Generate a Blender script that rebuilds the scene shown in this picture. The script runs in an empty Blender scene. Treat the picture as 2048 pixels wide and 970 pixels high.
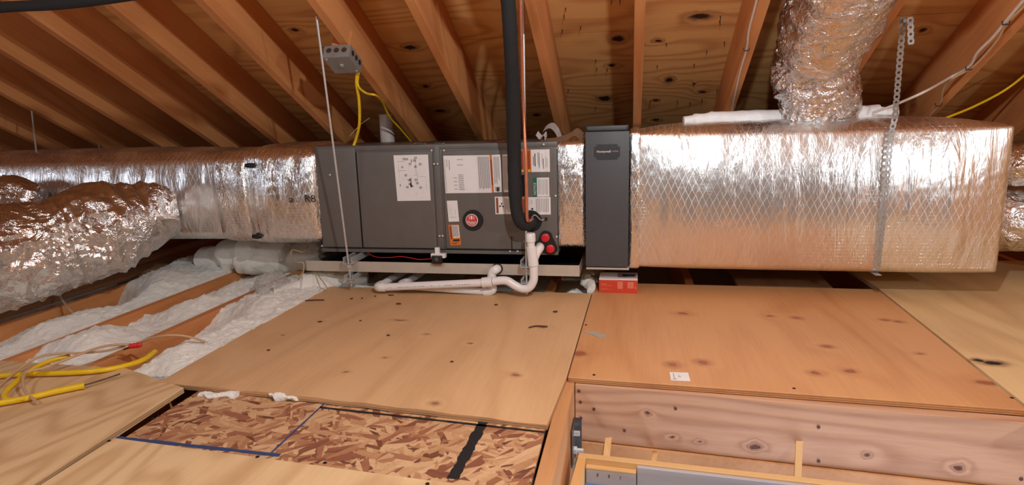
import bpy, bmesh, math, random
from mathutils import Vector, Matrix, noise
random.seed(7)
C = bpy.context.scene.collection
PI = math.pi

# ------------------------------------------------------------------ camera
H = 0.735                                   # lens height above the plywood floor
F = 1217.154                                # focal length in pixels of the 2048 px wide frame
R = Matrix(((0.98130581, 0.01063334, -0.19216099),
            (0.19055284, -0.19371554, 0.9623741),
            (-0.02699131, -0.98100011, -0.1921204)))
cd = bpy.data.cameras.new('camera'); cam = bpy.data.objects.new('camera', cd); C.objects.link(cam)
cd.sensor_width = 36.0; cd.lens = F * 36.0 / 2048.0; cd.clip_start = 0.02; cd.clip_end = 60
cx, cy_, cz = R.col[0], R.col[1], R.col[2]
M = Matrix((( cx[0], -cy_[0], -cz[0], 0), (cx[1], -cy_[1], -cz[1], 0), (cx[2], -cy_[2], -cz[2], H), (0, 0, 0, 1)))
cam.matrix_world = M
bpy.context.scene.camera = cam

# ------------------------------------------------------------------ light
sc = bpy.context.scene
sc.view_settings.view_transform = 'Standard'; sc.view_settings.look = 'None'
sc.view_settings.gamma = 1; sc.view_settings.use_curve_mapping = False
sc.view_settings.exposure = 0.2
w = bpy.data.worlds.new('attic_air'); sc.world = w; w.use_nodes = True
w.node_tree.nodes['Background'].inputs[0].default_value = (0.75, 0.62, 0.5, 1)
w.node_tree.nodes['Background'].inputs[1].default_value = 0.12

def lamp(name, kind, loc, power, color, size=0.1, rot=None):
    l = bpy.data.lights.new(name, kind); l.energy = power; l.color = color
    if kind == 'POINT': l.shadow_soft_size = size
    if kind == 'AREA': l.size = size
    o = bpy.data.objects.new(name, l); C.objects.link(o); o.location = loc
    if rot: o.rotation_euler = rot
    return o
lamp('bulb_lamp', 'POINT', (0.22, 0.75, 1.45), 70, (.86, .94, 1), .022)
lamp('second_bulb_lamp', 'POINT', (2.25, 0.30, 1.02), 48, (.86, .94, 1), .05)
lamp('left_fill_lamp', 'POINT', (-1.5, 0.0, 1.30), 24, (.86, .94, 1), .12)  # soft fill light added at the left, no known bulb there
lamp('gable_daylight_lamp', 'AREA', (-6.2, -.2, 1.0), 20, (.74, .85, 1.0), 1.1, (0, -PI / 2, 0))
lamp('hatch_daylight_lamp', 'AREA', (.75, 1.15, -1.2), 26, (.62, .74, 1.0), .7, (PI, 0, 0))

# ------------------------------------------------------------------ measuring helpers (photo pixel -> point on a known plane)
def ray(px, py): return R @ Vector((px - 1024, py - 485, F))
def at_z(px, py, z=0.0):
    r = ray(px, py); t = (z - H) / r[2]; return Vector((0, 0, H)) + r * t
def at_y(px, py, y):
    r = ray(px, py); return Vector((0, 0, H)) + r * (y / r[1])
SL = 0.53; RA = 2.34; SA = 2.585              # roof slope, rafter underside plane, sheathing plane:  z = A - SL*y
def at_roof(px, py, a=RA):
    r = ray(px, py); t = (a - H) / (r[2] + SL * r[1]); return Vector((0, 0, H)) + r * t

# ------------------------------------------------------------------ object helpers
def link(name, me, mat, parent):
    o = bpy.data.objects.new(name, me); C.objects.link(o)
    if mat is not None:
        for m in (mat if isinstance(mat, (list, tuple)) else [mat]): me.materials.append(m)
    if parent is not None: o.parent = parent
    return o
def wloc(p):
    v = Vector((0, 0, 0))
    while p is not None: v += p.location; p = p.parent
    return v
def obj(name, bm, mat, parent=None, smooth=False, origin=None):
    """bmesh given in world coordinates -> one mesh object under its parent (parents are never rotated)"""
    base = wloc(parent) if parent is not None else Vector((0, 0, 0))
    if origin is None:
        if parent is None:
            xs = [v.co.x for v in bm.verts]; ys = [v.co.y for v in bm.verts]; zs = [v.co.z for v in bm.verts]
            origin = Vector(((min(xs) + max(xs)) / 2, (min(ys) + max(ys)) / 2, min(zs)))
        else: origin = base
    origin = Vector(origin)
    bmesh.ops.translate(bm, verts=bm.verts, vec=-origin)
    bmesh.ops.recalc_face_normals(bm, faces=bm.faces)
    me = bpy.data.meshes.new(name); bm.to_mesh(me); bm.free()
    if smooth:
        for p in me.polygons: p.use_smooth = True
        me.set_sharp_from_angle(angle=math.radians(smooth if smooth is not True else 50))
    o = link(name, me, mat, parent); o.location = origin - base
    return o
def tag(o, label=None, cat=None, group=None, kind=None):
    if label: o['label'] = label
    if cat: o['category'] = cat
    if group: o['group'] = group
    if kind: o['kind'] = kind
    return o
def thing(name, label, cat, loc=(0, 0, 0), group=None, kind=None):
    o = bpy.data.objects.new(name, None); C.objects.link(o); o.location = Vector(loc); o.empty_display_size = .05
    return tag(o, label, cat, group, kind)
def B(): return bmesh.new()
def add_box(bm, x0, x1, y0, y1, z0, z1, bev=0, seg=2):
    r = bmesh.ops.create_cube(bm, size=1)
    vs = r['verts']
    for v in vs:
        v.co = Vector(((x0 + x1) / 2 + v.co.x * (x1 - x0), (y0 + y1) / 2 + v.co.y * (y1 - y0), (z0 + z1) / 2 + v.co.z * (z1 - z0)))
    if bev:
        es = list({e for v in vs for e in v.link_edges})
        bmesh.ops.bevel(bm, geom=es, offset=bev, segments=seg, affect='EDGES', profile=.6)
    return bm
def box(x0, x1, y0, y1, z0, z1, bev=0, seg=2): return add_box(B(), x0, x1, y0, y1, z0, z1, bev, seg)
def prism(pts, z0, z1, bev=0, bm=None):
    """polygon (x,y) extruded from z0 to z1; z may be a list per vertex for the top"""
    bm = bm or B(); n = len(pts)
    lo = [bm.verts.new((p[0], p[1], z0)) for p in pts]; hi = [bm.verts.new((p[0], p[1], z1)) for p in pts]
    bm.faces.new(lo[::-1]); bm.faces.new(hi)
    for i in range(n): bm.faces.new((lo[i], lo[(i + 1) % n], hi[(i + 1) % n], hi[i]))
    if bev: bmesh.ops.bevel(bm, geom=list(bm.edges), offset=bev, segments=1, affect='EDGES')
    return bm
def smooth_path(pts, n=8):
    pts = [Vector(p) for p in pts]
    if len(pts) < 3: return pts
    P = [pts[0] * 2 - pts[1]] + pts + [pts[-1] * 2 - pts[-2]]; out = []
    for i in range(1, len(P) - 2):
        for k in range(n):
            t = k / n; a, b, c, d = P[i - 1], P[i], P[i + 1], P[i + 2]
            out.append(.5 * ((2 * b) + (c - a) * t + (2 * a - 5 * b + 4 * c - d) * t * t + (3 * b - a - 3 * c + d) * t ** 3))
    out.append(pts[-1]); return out
def frames(path):
    fr = []; up = Vector((0, 0, 1)); t0 = (path[1] - path[0]).normalized()
    if abs(t0.dot(up)) > .9: up = Vector((1, 0, 0))
    n = (up - t0 * up.dot(t0)).normalized()
    for i in range(len(path)):
        a = path[max(0, i - 1)]; b = path[min(len(path) - 1, i + 1)]; t = (b - a).normalized()
        n = (n - t * n.dot(t)).normalized(); fr.append((t, n, t.cross(n)))
    return fr
def add_tube(bm, path, r, seg=12, cap=True, rf=None):
    path = [Vector(p) for p in path]; fr = frames(path); rings = []
    for i, p in enumerate(path):
        rr = r[i] if isinstance(r, (list, tuple)) else r; t, n, b = fr[i]; ring = []
        for k in range(seg):
            a = 2 * PI * k / seg; rad = rr if rf is None else rf(i, k, rr, p, n * math.cos(a) + b * math.sin(a))
            ring.append(bm.verts.new(p + (n * math.cos(a) + b * math.sin(a)) * rad))
        rings.append(ring)
    for i in range(len(rings) - 1):
        for k in range(seg):
            bm.faces.new((rings[i][k], rings[i][(k + 1) % seg], rings[i + 1][(k + 1) % seg], rings[i + 1][k]))
    if cap: bm.faces.new(rings[0][::-1]); bm.faces.new(rings[-1])
    return bm
def tube(path, r, seg=12, cap=True, rf=None): return add_tube(B(), path, r, seg, cap, rf)
def fbm(p, o=3, rid=False):
    s = 0; a = 1
    for k in range(o):
        v = noise.noise(p * (2 ** k)); s += a * ((1 - 2 * abs(v)) if rid else v); a *= .5
    return s

# ------------------------------------------------------------------ materials
def srgb(r, g, b):
    f = lambda c: (c / 255 / 12.92) if c / 255 <= .04045 else ((c / 255 + .055) / 1.055) ** 2.4
    return (f(r), f(g), f(b), 1)
class NT:
    def __init__(s, name):
        s.m = bpy.data.materials.new(name); s.m.use_nodes = True; s.t = s.m.node_tree; s.b = s.t.nodes['Principled BSDF']
    def n(s, kind, **kw):
        nd = s.t.nodes.new(kind)
        for k, v in kw.items(): setattr(nd, k, v)
        return nd
    def l(s, a, b): s.t.links.new(a, b)
    def put(s, sock, v):
        if hasattr(v, 'links') or isinstance(v, bpy.types.NodeSocket): s.l(v, sock)
        else: sock.default_value = v
    def math(s, op, a, b=None, c=None, clamp=False):
        nd = s.n('ShaderNodeMath', operation=op, use_clamp=clamp)
        s.put(nd.inputs[0], a)
        if b is not None: s.put(nd.inputs[1], b)
        if c is not None: s.put(nd.inputs[2], c)
        return nd.outputs[0]
    def vmath(s, op, a, b=None):
        nd = s.n('ShaderNodeVectorMath', operation=op); s.put(nd.inputs[0], a)
        if b is not None: s.put(nd.inputs[1], b)
        return nd.outputs[1] if op in ('LENGTH', 'DISTANCE') else nd.outputs[0]
    def ramp(s, fac, stops, mode='LINEAR'):
        nd = s.n('ShaderNodeValToRGB'); nd.color_ramp.interpolation = mode; cr = nd.color_ramp
        while len(cr.elements) < len(stops): cr.elements.new(.5)
        for e, (p, c) in zip(cr.elements, stops):
            e.position = p; e.color = c if len(c) == 4 else (*c, 1)
        s.l(fac, nd.inputs[0]); return nd.outputs[0]
    def mix(s, fac, a, b, blend='MIX'):
        nd = s.n('ShaderNodeMix', data_type='RGBA', blend_type=blend); s.put(nd.inputs[0], fac); s.put(nd.inputs[6], a); s.put(nd.inputs[7], b)
        return nd.outputs[2]
    def noise(s, vec, scale, detail=3, rough=.55, dist=0):
        nd = s.n('ShaderNodeTexNoise'); s.l(vec, nd.inputs['Vector']); nd.inputs['Scale'].default_value = scale
        nd.inputs['Detail'].default_value = detail; nd.inputs['Roughness'].default_value = rough; nd.inputs['Distortion'].default_value = dist
        return nd.outputs[0]
    def vor(s, vec, scale, feature='F1', out='Distance', rnd=1):
        nd = s.n('ShaderNodeTexVoronoi', feature=feature); s.l(vec, nd.inputs['Vector']); nd.inputs['Scale'].default_value = scale
        nd.inputs['Randomness'].default_value = rnd
        return nd.outputs[out]
    def coords(s, scale=(1, 1, 1), rnd=True, rot=(0, 0, 0)):
        tc = s.n('ShaderNodeTexCoord').outputs['Object']; v = tc
        if rnd:
            oi = s.n('ShaderNodeObjectInfo').outputs['Random']; cb = s.n('ShaderNodeCombineXYZ')
            s.l(s.math('MULTIPLY', oi, 37.0), cb.inputs[0]); s.l(s.math('MULTIPLY', oi, 91.0), cb.inputs[1]); s.l(s.math('MULTIPLY', oi, 53.0), cb.inputs[2])
            v = s.vmath('ADD', v, cb.outputs[0])
        mp = s.n('ShaderNodeMapping'); s.l(v, mp.inputs[0]); mp.inputs['Scale'].default_value = scale; mp.inputs['Rotation'].default_value = rot
        return mp.outputs[0]
    def bump(s, h, strength=.3, dist=.01, prev=None):
        nd = s.n('ShaderNodeBump'); nd.inputs['Strength'].default_value = strength; nd.inputs['Distance'].default_value = dist
        s.l(h, nd.inputs['Height'])
        if prev is not None: s.l(prev, nd.inputs['Normal'])
        return nd.outputs[0]

def wood(name, light, dark, axis='Y', ring=9, rings=.35, fine=.35, rough=.62, knots=None, rknots=.0, blotch=.3, rnd=True, bump=.25, kcol=(70, 38, 20), lowf=1.6, plane='xy', layers=False):
    s = NT(name)
    al, ac = .22, 1.0                                    # along / across
    sc_ = {'X': (al, ac, ac), 'Y': (ac, al, ac), 'Z': (ac, ac, al)}[axis]
    v = s.coords(sc_, rnd)
    wob = s.noise(v, lowf, 2, .5)
    kn = None
    raw0 = s.n('ShaderNodeTexCoord').outputs['Object']; nz = s.n('ShaderNodeTexNoise'); s.l(raw0, nz.inputs['Vector']); nz.inputs['Scale'].default_value = 28
    nz2 = s.n('ShaderNodeVectorMath', operation='MULTIPLY_ADD'); s.l(nz.outputs['Color'], nz2.inputs[0]); nz2.inputs[1].default_value = (.024,) * 3; nz2.inputs[2].default_value = (-.012,) * 3
    raw = s.vmath('ADD', raw0, nz2.outputs[0])
    if knots:
        for (kx, ky, rx, ry) in knots:                   # ellipses in the object's own x,y metres
            d = s.vmath('SUBTRACT', raw, (kx, ky, 0) if plane == 'xy' else (kx, 0, ky)); nd = s.n('ShaderNodeVectorMath', operation='MULTIPLY'); s.l(d, nd.inputs[0]); nd.inputs[1].default_value = (1 / rx, 1 / ry, 0) if plane == 'xy' else (1 / rx, 0, 1 / ry)
            L = s.vmath('LENGTH', nd.outputs[0]); g = s.math('DIVIDE', 1.0, s.math('ADD', 1.0, s.math('MULTIPLY', L, L)))
            kn = g if kn is None else s.math('MAXIMUM', kn, g)
    if rknots:
        kv = s.coords({'X': (.5, 1, 1), 'Y': (1, .5, 1), 'Z': (1, 1, .5)}[axis], rnd)
        vd = s.vor(kv, rknots); vd = s.math('MULTIPLY', vd, 16.0 * 0 + 9.0)
        g = s.math('DIVIDE', 1.0, s.math('ADD', 1.0, s.math('MULTIPLY', s.math('MULTIPLY', vd, vd), 4.0)))
        kn = g if kn is None else s.math('MAXIMUM', kn, g)
    field = wob if kn is None else s.math('ADD', wob, s.math('MULTIPLY', kn, .16))
    rg = s.math('SINE', s.math('MULTIPLY', field, ring * 6.28))
    rg = s.math('MULTIPLY_ADD', rg, .5, .5)
    rg = s.math('POWER', rg, 2.2)
    fv = s.coords({'X': (.05, 1, 1), 'Y': (1, .05, 1), 'Z': (1, 1, .05)}[axis], rnd)
    fn = s.noise(fv, 70, 4, .65)
    bl = s.noise(v, 3.0, 3, .6)
    fac = s.math('ADD', s.math('MULTIPLY', rg, rings), s.math('MULTIPLY', s.math('SUBTRACT', fn, .5), fine * 2))
    fac = s.math('ADD', fac, s.math('MULTIPLY', s.math('SUBTRACT', bl, .45), blotch * 2), clamp=True)
    col = s.mix(fac, srgb(*light), srgb(*dark))
    if kn is not None:
        col = s.mix(s.math('MULTIPLY', s.math('SUBTRACT', kn, .22), 1.3, clamp=True), col, srgb(*[int((a + b * 2) / 3) for a, b in zip(dark, kcol)]))
        col = s.mix(s.math('MULTIPLY', s.math('SUBTRACT', kn, .62), 5, clamp=True), col, srgb(*kcol))
    if layers:                                           # darker plies seen on the cut edge of a sheet
        sz = s.n('ShaderNodeSeparateXYZ'); s.l(raw0, sz.inputs[0]); zz = sz.outputs[2]
        for z0, z1 in ((-.0125, -.0085), (-.0062, -.0032)):
            g = s.math('MULTIPLY', s.math('GREATER_THAN', zz, z0), s.math('LESS_THAN', zz, z1))
            col = s.mix(s.math('MULTIPLY', g, .45), col, srgb(96, 52, 28))
    s.l(col, s.b.inputs['Base Color']); s.b.inputs['Roughness'].default_value = rough
    s.b.inputs['Specular IOR Level'].default_value = .3
    s.l(s.bump(fac, bump, .004), s.b.inputs['Normal'])
    return s.m

def plain(name, col, rough=.5, metal=0, bumpy=0, scale=60, var=.06, alpha=1, trans=0, coat=0):
    s = NT(name); v = s.coords(rnd=False); n = s.noise(v, scale, 3)
    c = s.mix(s.math('MULTIPLY', n, 1.0), srgb(*[max(0, int(x * (1 - var))) for x in col]), srgb(*[min(255, int(x * (1 + var))) for x in col]))
    s.l(c, s.b.inputs['Base Color']); s.b.inputs['Roughness'].default_value = rough; s.b.inputs['Metallic'].default_value = metal
    if bumpy: s.l(s.bump(n, bumpy, .003), s.b.inputs['Normal'])
    if trans: s.b.inputs['Transmission Weight'].default_value = trans; s.b.inputs['Alpha'].default_value = alpha
    if coat: s.b.inputs['Coat Weight'].default_value = coat
    return s.m

def foil(name, scrim=True, rough=.2, tint=(.90, .89, .875), wr=(9, 9, 1.6), wstr=.5, crinkle=.35, crs=26, cdist=.012):
    """metal foil: wrinkles + the reinforcing threads (diamonds and rows) seen through it"""
    s = NT(name); raw = s.n('ShaderNodeTexCoord').outputs['Object']
    wv = s.coords(wr, False); wn = s.noise(wv, 3.0, 4, .6, .6)
    nb = s.bump(wn, wstr, .02)
    cv = s.coords((1, 1, 1), False); cn = s.noise(cv, crs, 4, .6, 1.2)
    rd = s.math('ABSOLUTE', s.math('SUBTRACT', cn, .5))
    if not scrim:
        msk = s.math('MULTIPLY', s.math('SUBTRACT', s.noise(s.coords((1, 1, 1), False), 5, 2), .40), 5, clamp=True)
        rd = s.math('MULTIPLY', rd, msk)
    nb = s.bump(rd, crinkle, cdist, nb)
    col = tint + (1,)
    if scrim:
        sp = s.n('ShaderNodeSeparateXYZ'); s.l(raw, sp.inputs[0]); x, z = sp.outputs[0], sp.outputs[2]
        def lines(expr, w):
            fr = s.math('FRACT', expr); d = s.math('ABSOLUTE', s.math('SUBTRACT', fr, .5)); return s.math('LESS_THAN', d, w)
        jit = s.math('MULTIPLY', s.noise(s.coords((1, 1, 1), False), 9, 2), .55)
        a = lines(s.math('ADD', s.math('ADD', s.math('MULTIPLY', x, 37.0), s.math('MULTIPLY', z, 17.0)), jit), .05)
        b = lines(s.math('SUBTRACT', s.math('SUBTRACT', s.math('MULTIPLY', x, 37.0), s.math('MULTIPLY', z, 17.0)), jit), .05)
        c = lines(s.math('MULTIPLY', z, 72.0), .06)
        p2 = s.math('MULTIPLY', s.math('SUBTRACT', s.noise(s.coords((1, 1, 1.6), False), 2.3, 2), .5), 6, clamp=True)
        c = s.math('MULTIPLY', c, p2)
        patch = s.math('MULTIPLY', s.math('SUBTRACT', s.noise(s.coords((1, 1, 1), False), 3.5, 2), .42), 5, clamp=True)
        ln = s.math('MAXIMUM', s.math('MAXIMUM', a, b), s.math('MULTIPLY', c, .8))
        ln = s.math('MULTIPLY', ln, s.math('MULTIPLY_ADD', patch, .6, .4))
        nb = s.bump(ln, .5, .003, nb)
        cm = s.mix(s.math('MULTIPLY', ln, .6), (*tint, 1), (1, .97, .93, 1)); s.l(cm, s.b.inputs['Base Color'])
        s.l(s.math('MULTIPLY_ADD', ln, .18, rough), s.b.inputs['Roughness'])
    else:
        s.b.inputs['Base Color'].default_value = (*tint, 1); s.b.inputs['Roughness'].default_value = rough
    s.b.inputs['Metallic'].default_value = 1
    s.l(nb, s.b.inputs['Normal'])
    return s.m

def osb(name):
    s = NT(name); cols = []; sel = s.noise(s.coords((1, 1, 1), False), 22, 2)
    tan, mid, red, drk = srgb(205, 160, 115), srgb(180, 128, 90), srgb(150, 92, 66), srgb(105, 62, 44)
    edge = None
    for i, (rot, sx, sy) in enumerate(((.25, 12, 62), (1.1, 13, 66), (2.2, 12, 60), (-.35, 10, 48))):
        v = s.coords((1, 1, 0), False, (0, 0, rot)); mp = s.n('ShaderNodeMapping'); s.l(v, mp.inputs[0]); mp.inputs['Scale'].default_value = (sx, sy, 0); mp.inputs['Location'].default_value = (i * 7.3, i * 3.1, 0)
        nd = s.n('ShaderNodeTexVoronoi'); s.l(mp.outputs[0], nd.inputs['Vector']); nd.inputs['Scale'].default_value = 1
        sp = s.n('ShaderNodeSeparateColor'); s.l(nd.outputs['Color'], sp.inputs[0])
        c = s.ramp(sp.outputs[0], [(0, drk), (.14, red), (.4, mid), (.62, tan), (1, srgb(222, 182, 138))], 'LINEAR')
        cols.append((c, nd.outputs['Distance'], sp.outputs[1]))
    a = s.mix(s.math('GREATER_THAN', cols[0][2], .5), cols[0][0], cols[1][0])
    b = s.mix(s.math('GREATER_THAN', cols[2][2], .5), cols[2][0], cols[3][0])
    c = s.mix(s.math('GREATER_THAN', sel, .5), a, b)
    fine = s.noise(s.coords((1, 1, 1), False), 120, 3)
    c = s.mix(s.math('MULTIPLY', fine, .35), c, srgb(120, 75, 52))
    s.l(c, s.b.inputs['Base Color']); s.b.inputs['Roughness'].default_value = .6
    hh = s.math('ADD', cols[0][1], cols[2][1]); s.l(s.bump(hh, .35, .004), s.b.inputs['Normal'])
    return s.m

def fluff(name, col):
    s = NT(name); v = s.coords((1, 1, 1), False)
    n = s.noise(v, 22, 6, .7); n2 = s.noise(v, 4, 3, .5)
    c = s.mix(n2, srgb(*[int(x * .93) for x in col]), srgb(*col)); s.l(c, s.b.inputs['Base Color'])
    s.b.inputs['Roughness'].default_value = .95; s.b.inputs['Specular IOR Level'].default_value = .05
    s.b.inputs['Sheen Weight'].default_value = .3
    s.l(s.bump(n, .55, .03), s.b.inputs['Normal'])
    return s.m

m_rafter = wood('rafter_fir', (210, 142, 86), (170, 98, 52), 'Y', 11, .35, .4, .6, rknots=1.6, blotch=.45, kcol=(92, 46, 26))
m_joist = wood('joist_fir', (212, 142, 86), (172, 98, 52), 'Y', 5, .3, .3, .6, rknots=1.5, kcol=(95, 45, 25))
KN = []
for (px, py, rx, ry) in ((1236, 78, .045, .018), (1315, 82, .028, .008), (1224, 131, .028, .008), (1209, 197, .055, .02), (1338, 160, .03, .02), (1405, 184, .03, .011), (1311, 201, .025, .009), (1312, 240, .03, .008), (1388, 168, .014, .008), (1073, 230, .035, .012), (850, 172, .03, .012), (880, 222, .05, .014), (820, 95, .05, .012), (1400, 33, .07, .016), (1845, 60, .02, .01), (590, 60, .03, .01)):
    p = at_roof(px, py, SA); KN.append((p.x, p.y / math.cos(math.atan(SL)), rx * .8, ry * 1.7))
m_sheath = wood('sheathing_plywood', (220, 166, 104), (172, 106, 56), 'X', 17, .5, .3, .62, knots=KN, blotch=.4, rnd=False, kcol=(48, 26, 13), lowf=2.2)
K_MID = [(q.x, q.y, rx * .8, ry * .8) for q, rx, ry in [(at_z(*p), a, b) for p, a, b in (((800, 640), .03, .014), ((640, 643), .02, .01), ((940, 687), .014, .012), ((1085, 655), .02, .01), ((565, 670), .014, .01), ((855, 668), .016, .01), ((770, 715), .012, .01), ((1030, 750), .02, .016), ((690, 745), .015, .01), ((870, 810), .02, .02))]]
K_OR = [(q.x, q.y, rx, ry) for q, rx, ry in [(at_z(*p), a, b) for p, a, b in (((1346, 729), .022, .022), ((1406, 725), .024, .022), ((1631, 746), .022, .018), ((1700, 742), .026, .022), ((1654, 693), .024, .018), ((1970, 765), .035, .02), ((1593, 636), .022, .018), ((1366, 627), .026, .018), ((1160, 707), .03, .03), ((1770, 640), .02, .016), ((1795, 643), .018, .014), ((1540, 632), .02, .016), ((1840, 707), .014, .012))]]
K_HD = [(q.x, q.z, rx, ry) for q, rx, ry in [(at_y(*p, 1.62), a, b) for p, a, b in (((1297, 837), .008, .006), ((1512, 897), .017, .009), ((1732, 908), .010, .007), ((1908, 925), .013, .009), ((1400, 892), .006, .004), ((1346, 885), .007, .004))]]
m_ply_mid = wood('floor_plywood_tan', (216, 172, 126), (188, 142, 96), 'Y', 11, .28, .34, .55, knots=K_MID, rnd=False, layers=True, blotch=.42, kcol=(152, 108, 74))
m_ply_orange = wood('floor_plywood_orange', (210, 152, 100), (180, 116, 68), 'Y', 9, .26, .34, .5, knots=K_OR, rnd=False, layers=True, blotch=.6, kcol=(156, 92, 60))
bk = at_z(1985, 727)
m_pine = wood('floor_plywood_pine', (222, 186, 140), (176, 128, 82), 'Y', 30, .42, .3, .55, layers=True, blotch=.14, kcol=(90, 50, 26))
m_pine_r = wood('floor_plywood_pine_knotty', (226, 188, 136), (190, 144, 94), 'Y', 10, .4, .3, .55, knots=[(bk.x, bk.y, .038, .022), (bk.x - .03, bk.y + .015, .022, .016), (1.86, 2.55, .03, .014)], blotch=.3, rnd=False, kcol=(40, 18, 10))
m_header = wood('header_lumber', (200, 154, 120), (160, 110, 80), 'X', 22, .5, .4, .55, knots=K_HD, plane='xz', rnd=False, blotch=.4, kcol=(98, 56, 40))
m_trim = wood('trimmer_lumber', (204, 148, 98), (160, 104, 62), 'Y', 6, .35, .35, .6, blotch=.4, kcol=(98, 56, 38))
m_frame = wood('ladder_frame_pine', (226, 184, 128), (198, 150, 94), 'X', 5, .25, .2, .5, blotch=.2)
m_frame_grey = wood('ladder_frame_whitewashed', (186, 180, 182), (160, 152, 158), 'X', 5, .25, .2, .5, blotch=.2)
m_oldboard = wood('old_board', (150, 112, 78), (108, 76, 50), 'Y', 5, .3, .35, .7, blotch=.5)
m_lam = wood('plywood_edge', (170, 112, 70), (120, 70, 40), 'X', 5, .3, .35, .7)
m_osb = osb('strand_board')
m_foil = foil('foil_facing', True, .29, wr=(7, 7, 1.1), wstr=.35, crinkle=.07)
m_foil2 = foil('foil_facing_taped', True, .24, wr=(10, 10, 1.5), wstr=.5, crinkle=.16)
m_flex = foil('foil_jacket', False, .23, wr=(5, 5, 5), wstr=.6, crinkle=.9, crs=13, cdist=.04)
m_flexv = foil('foil_jacket_crisp', False, .16, wr=(6, 6, 12), wstr=.8, crinkle=1.0, crs=22, cdist=.03)
m_fluff = fluff('white_fibreglass', (252, 247, 236))
m_sleeve = plain('white_sleeve', (235, 230, 226), .45, 0, .3, 20)
m_casing = plain('grey_painted_steel', (104, 98, 93), .38, 0, .05, 18, .05)
m_cas_dark = plain('dark_gap', (22, 18, 16), .8)
m_cab = plain('charcoal_powder_coat', (74, 74, 76), .5, 0, .06, 150, .06)
m_cab_black = plain('black_plastic', (26, 26, 27), .45)
m_foam = plain('black_foam', (30, 29, 29), .85, 0, .3, 90, .15)
m_rubber = plain('black_rubber', (18, 18, 18), .6)
m_copper = plain('copper', (226, 146, 110), .35, .75, 0, 30, .08)
m_zinc = plain('zinc_steel', (206, 206, 204), .42, .55, .1, 90, .08)
m_galv = plain('galvanised_sheet', (206, 198, 184), .45, .45, .03, 25, .05)
m_dkzinc = plain('dull_steel', (120, 118, 116), .45, 1, .1, 70, .1)
m_pvc = plain('white_pvc', (236, 230, 226), .3, 0, 0, 20, .02)
m_greypvc = plain('grey_pvc', (205, 190, 180), .4)
m_paper = plain('white_paper', (232, 226, 222), .6, 0, 0, 20, .02)
m_greyprint = plain('grey_print', (168, 162, 160), .6)
m_blackprint = plain('black_print', (42, 38, 38), .6)
m_orange = plain('orange_print', (214, 112, 40), .5)
m_brownred = plain('rust_print', (150, 66, 34), .5)
m_yellowp = plain('yellow_print', (236, 190, 40), .5)
m_green = plain('green_print', (16, 104, 84), .5)
m_redp = plain('red_print', (206, 62, 58), .4)
m_redcap = plain('red_cap', (208, 36, 44), .35)
m_redbox = plain('red_card', (206, 66, 42), .5)
m_pinkp = plain('pale_red_print', (222, 120, 96), .5)
m_greybox = plain('grey_card_print', (150, 140, 146), .5)
m_yellow = plain('yellow_cable_jacket', (232, 190, 26), .4)
m_beige = plain('beige_cable_jacket', (196, 160, 122), .5)
m_whitewire = plain('white_cable_jacket', (214, 196, 182), .45)
m_redwire = plain('red_wire', (196, 40, 36), .4)
m_tape = plain('cardboard_tan', (186, 150, 120), .7)
m_jbox = plain('cast_grey', (150, 147, 142), .45, .3, .1, 90)
m_blackmark = plain('black_marker', (24, 22, 24), .7)
m_blue = plain('blue_chalk', (46, 66, 108), .8)
m_gyp = plain('dusty_board', (150, 130, 110), .9)
m_bag = plain('clear_plastic', (250, 248, 246), .1, 0, .9, 14, .02, .4, .85)
m_dirt = plain('dark_chip', (88, 56, 38), .8)

# ================================================================== THE SETTING
ceiling = thing('ceiling', 'sloping roof of plywood sheathing on bare fir rafters', None, kind='structure')
del_ = [k for k in ('category',) if k in ceiling]
th = math.atan(SL)
def roof_obj(name, bm, mat, parent, zoff, x0=0):
    """mesh in roof axes: x across, y down the slope measured from y=0 plane, z along roof normal"""
    me = bpy.data.meshes.new(name); bmesh.ops.recalc_face_normals(bm, faces=bm.faces); bm.to_mesh(me); bm.free()
    o = link(name, me, mat, parent); o.rotation_euler = (-th, 0, 0); o.location = (x0, 0, zoff); return o
RX = [-6.40, -6.00, -5.60, -5.20, -4.80, -4.38, -3.98, -3.565, -3.16, -2.765, -2.387, -1.99, -1.604, -1.17, -.807, -.379, .002, .416, .848, 1.278, 1.70, 2.12, 2.54, 2.96, 3.4]
S0, S1 = -.35 / math.cos(th), 4.55 / math.cos(th)
dep = (SA - RA) * math.cos(th)
me0 = None
for i, x in enumerate(RX):
    if me0 is None:
        bm = box(0, .038, S0, S1, .0, dep, .0015, 1)
        me0 = bpy.data.meshes.new('rafter'); bm.to_mesh(me0); bm.free(); me0.materials.append(m_rafter)
    o = bpy.data.objects.new('rafter', me0); C.objects.link(o); o.parent = ceiling
    o.rotation_euler = (-th, 0, 0); o.location = (x, 0, RA)
# sheathing sheets 2.44 x 1.22, staggered courses, 3 mm joints; object origin kept so the knots stay put
seamy = at_roof(1100, 70, SA).y / math.cos(th)
ys = [seamy - 2.44, seamy - 1.22, seamy, seamy + 1.22, seamy + 2.44, seamy + 3.66]
for r_ in range(5):
    xs = -6.45 - (1.22 if r_ % 2 else 0)
    while xs < 3.7:
        y0, y1 = max(ys[r_], S0), min(ys[r_ + 1], S1)
        if y1 > y0:
            roof_obj('plywood_sheet', box(xs + .0015, xs + 2.4385, y0 + .0015, y1 - .0015, 0, .012), m_sheath, ceiling, SA)
        xs += 2.44
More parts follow.
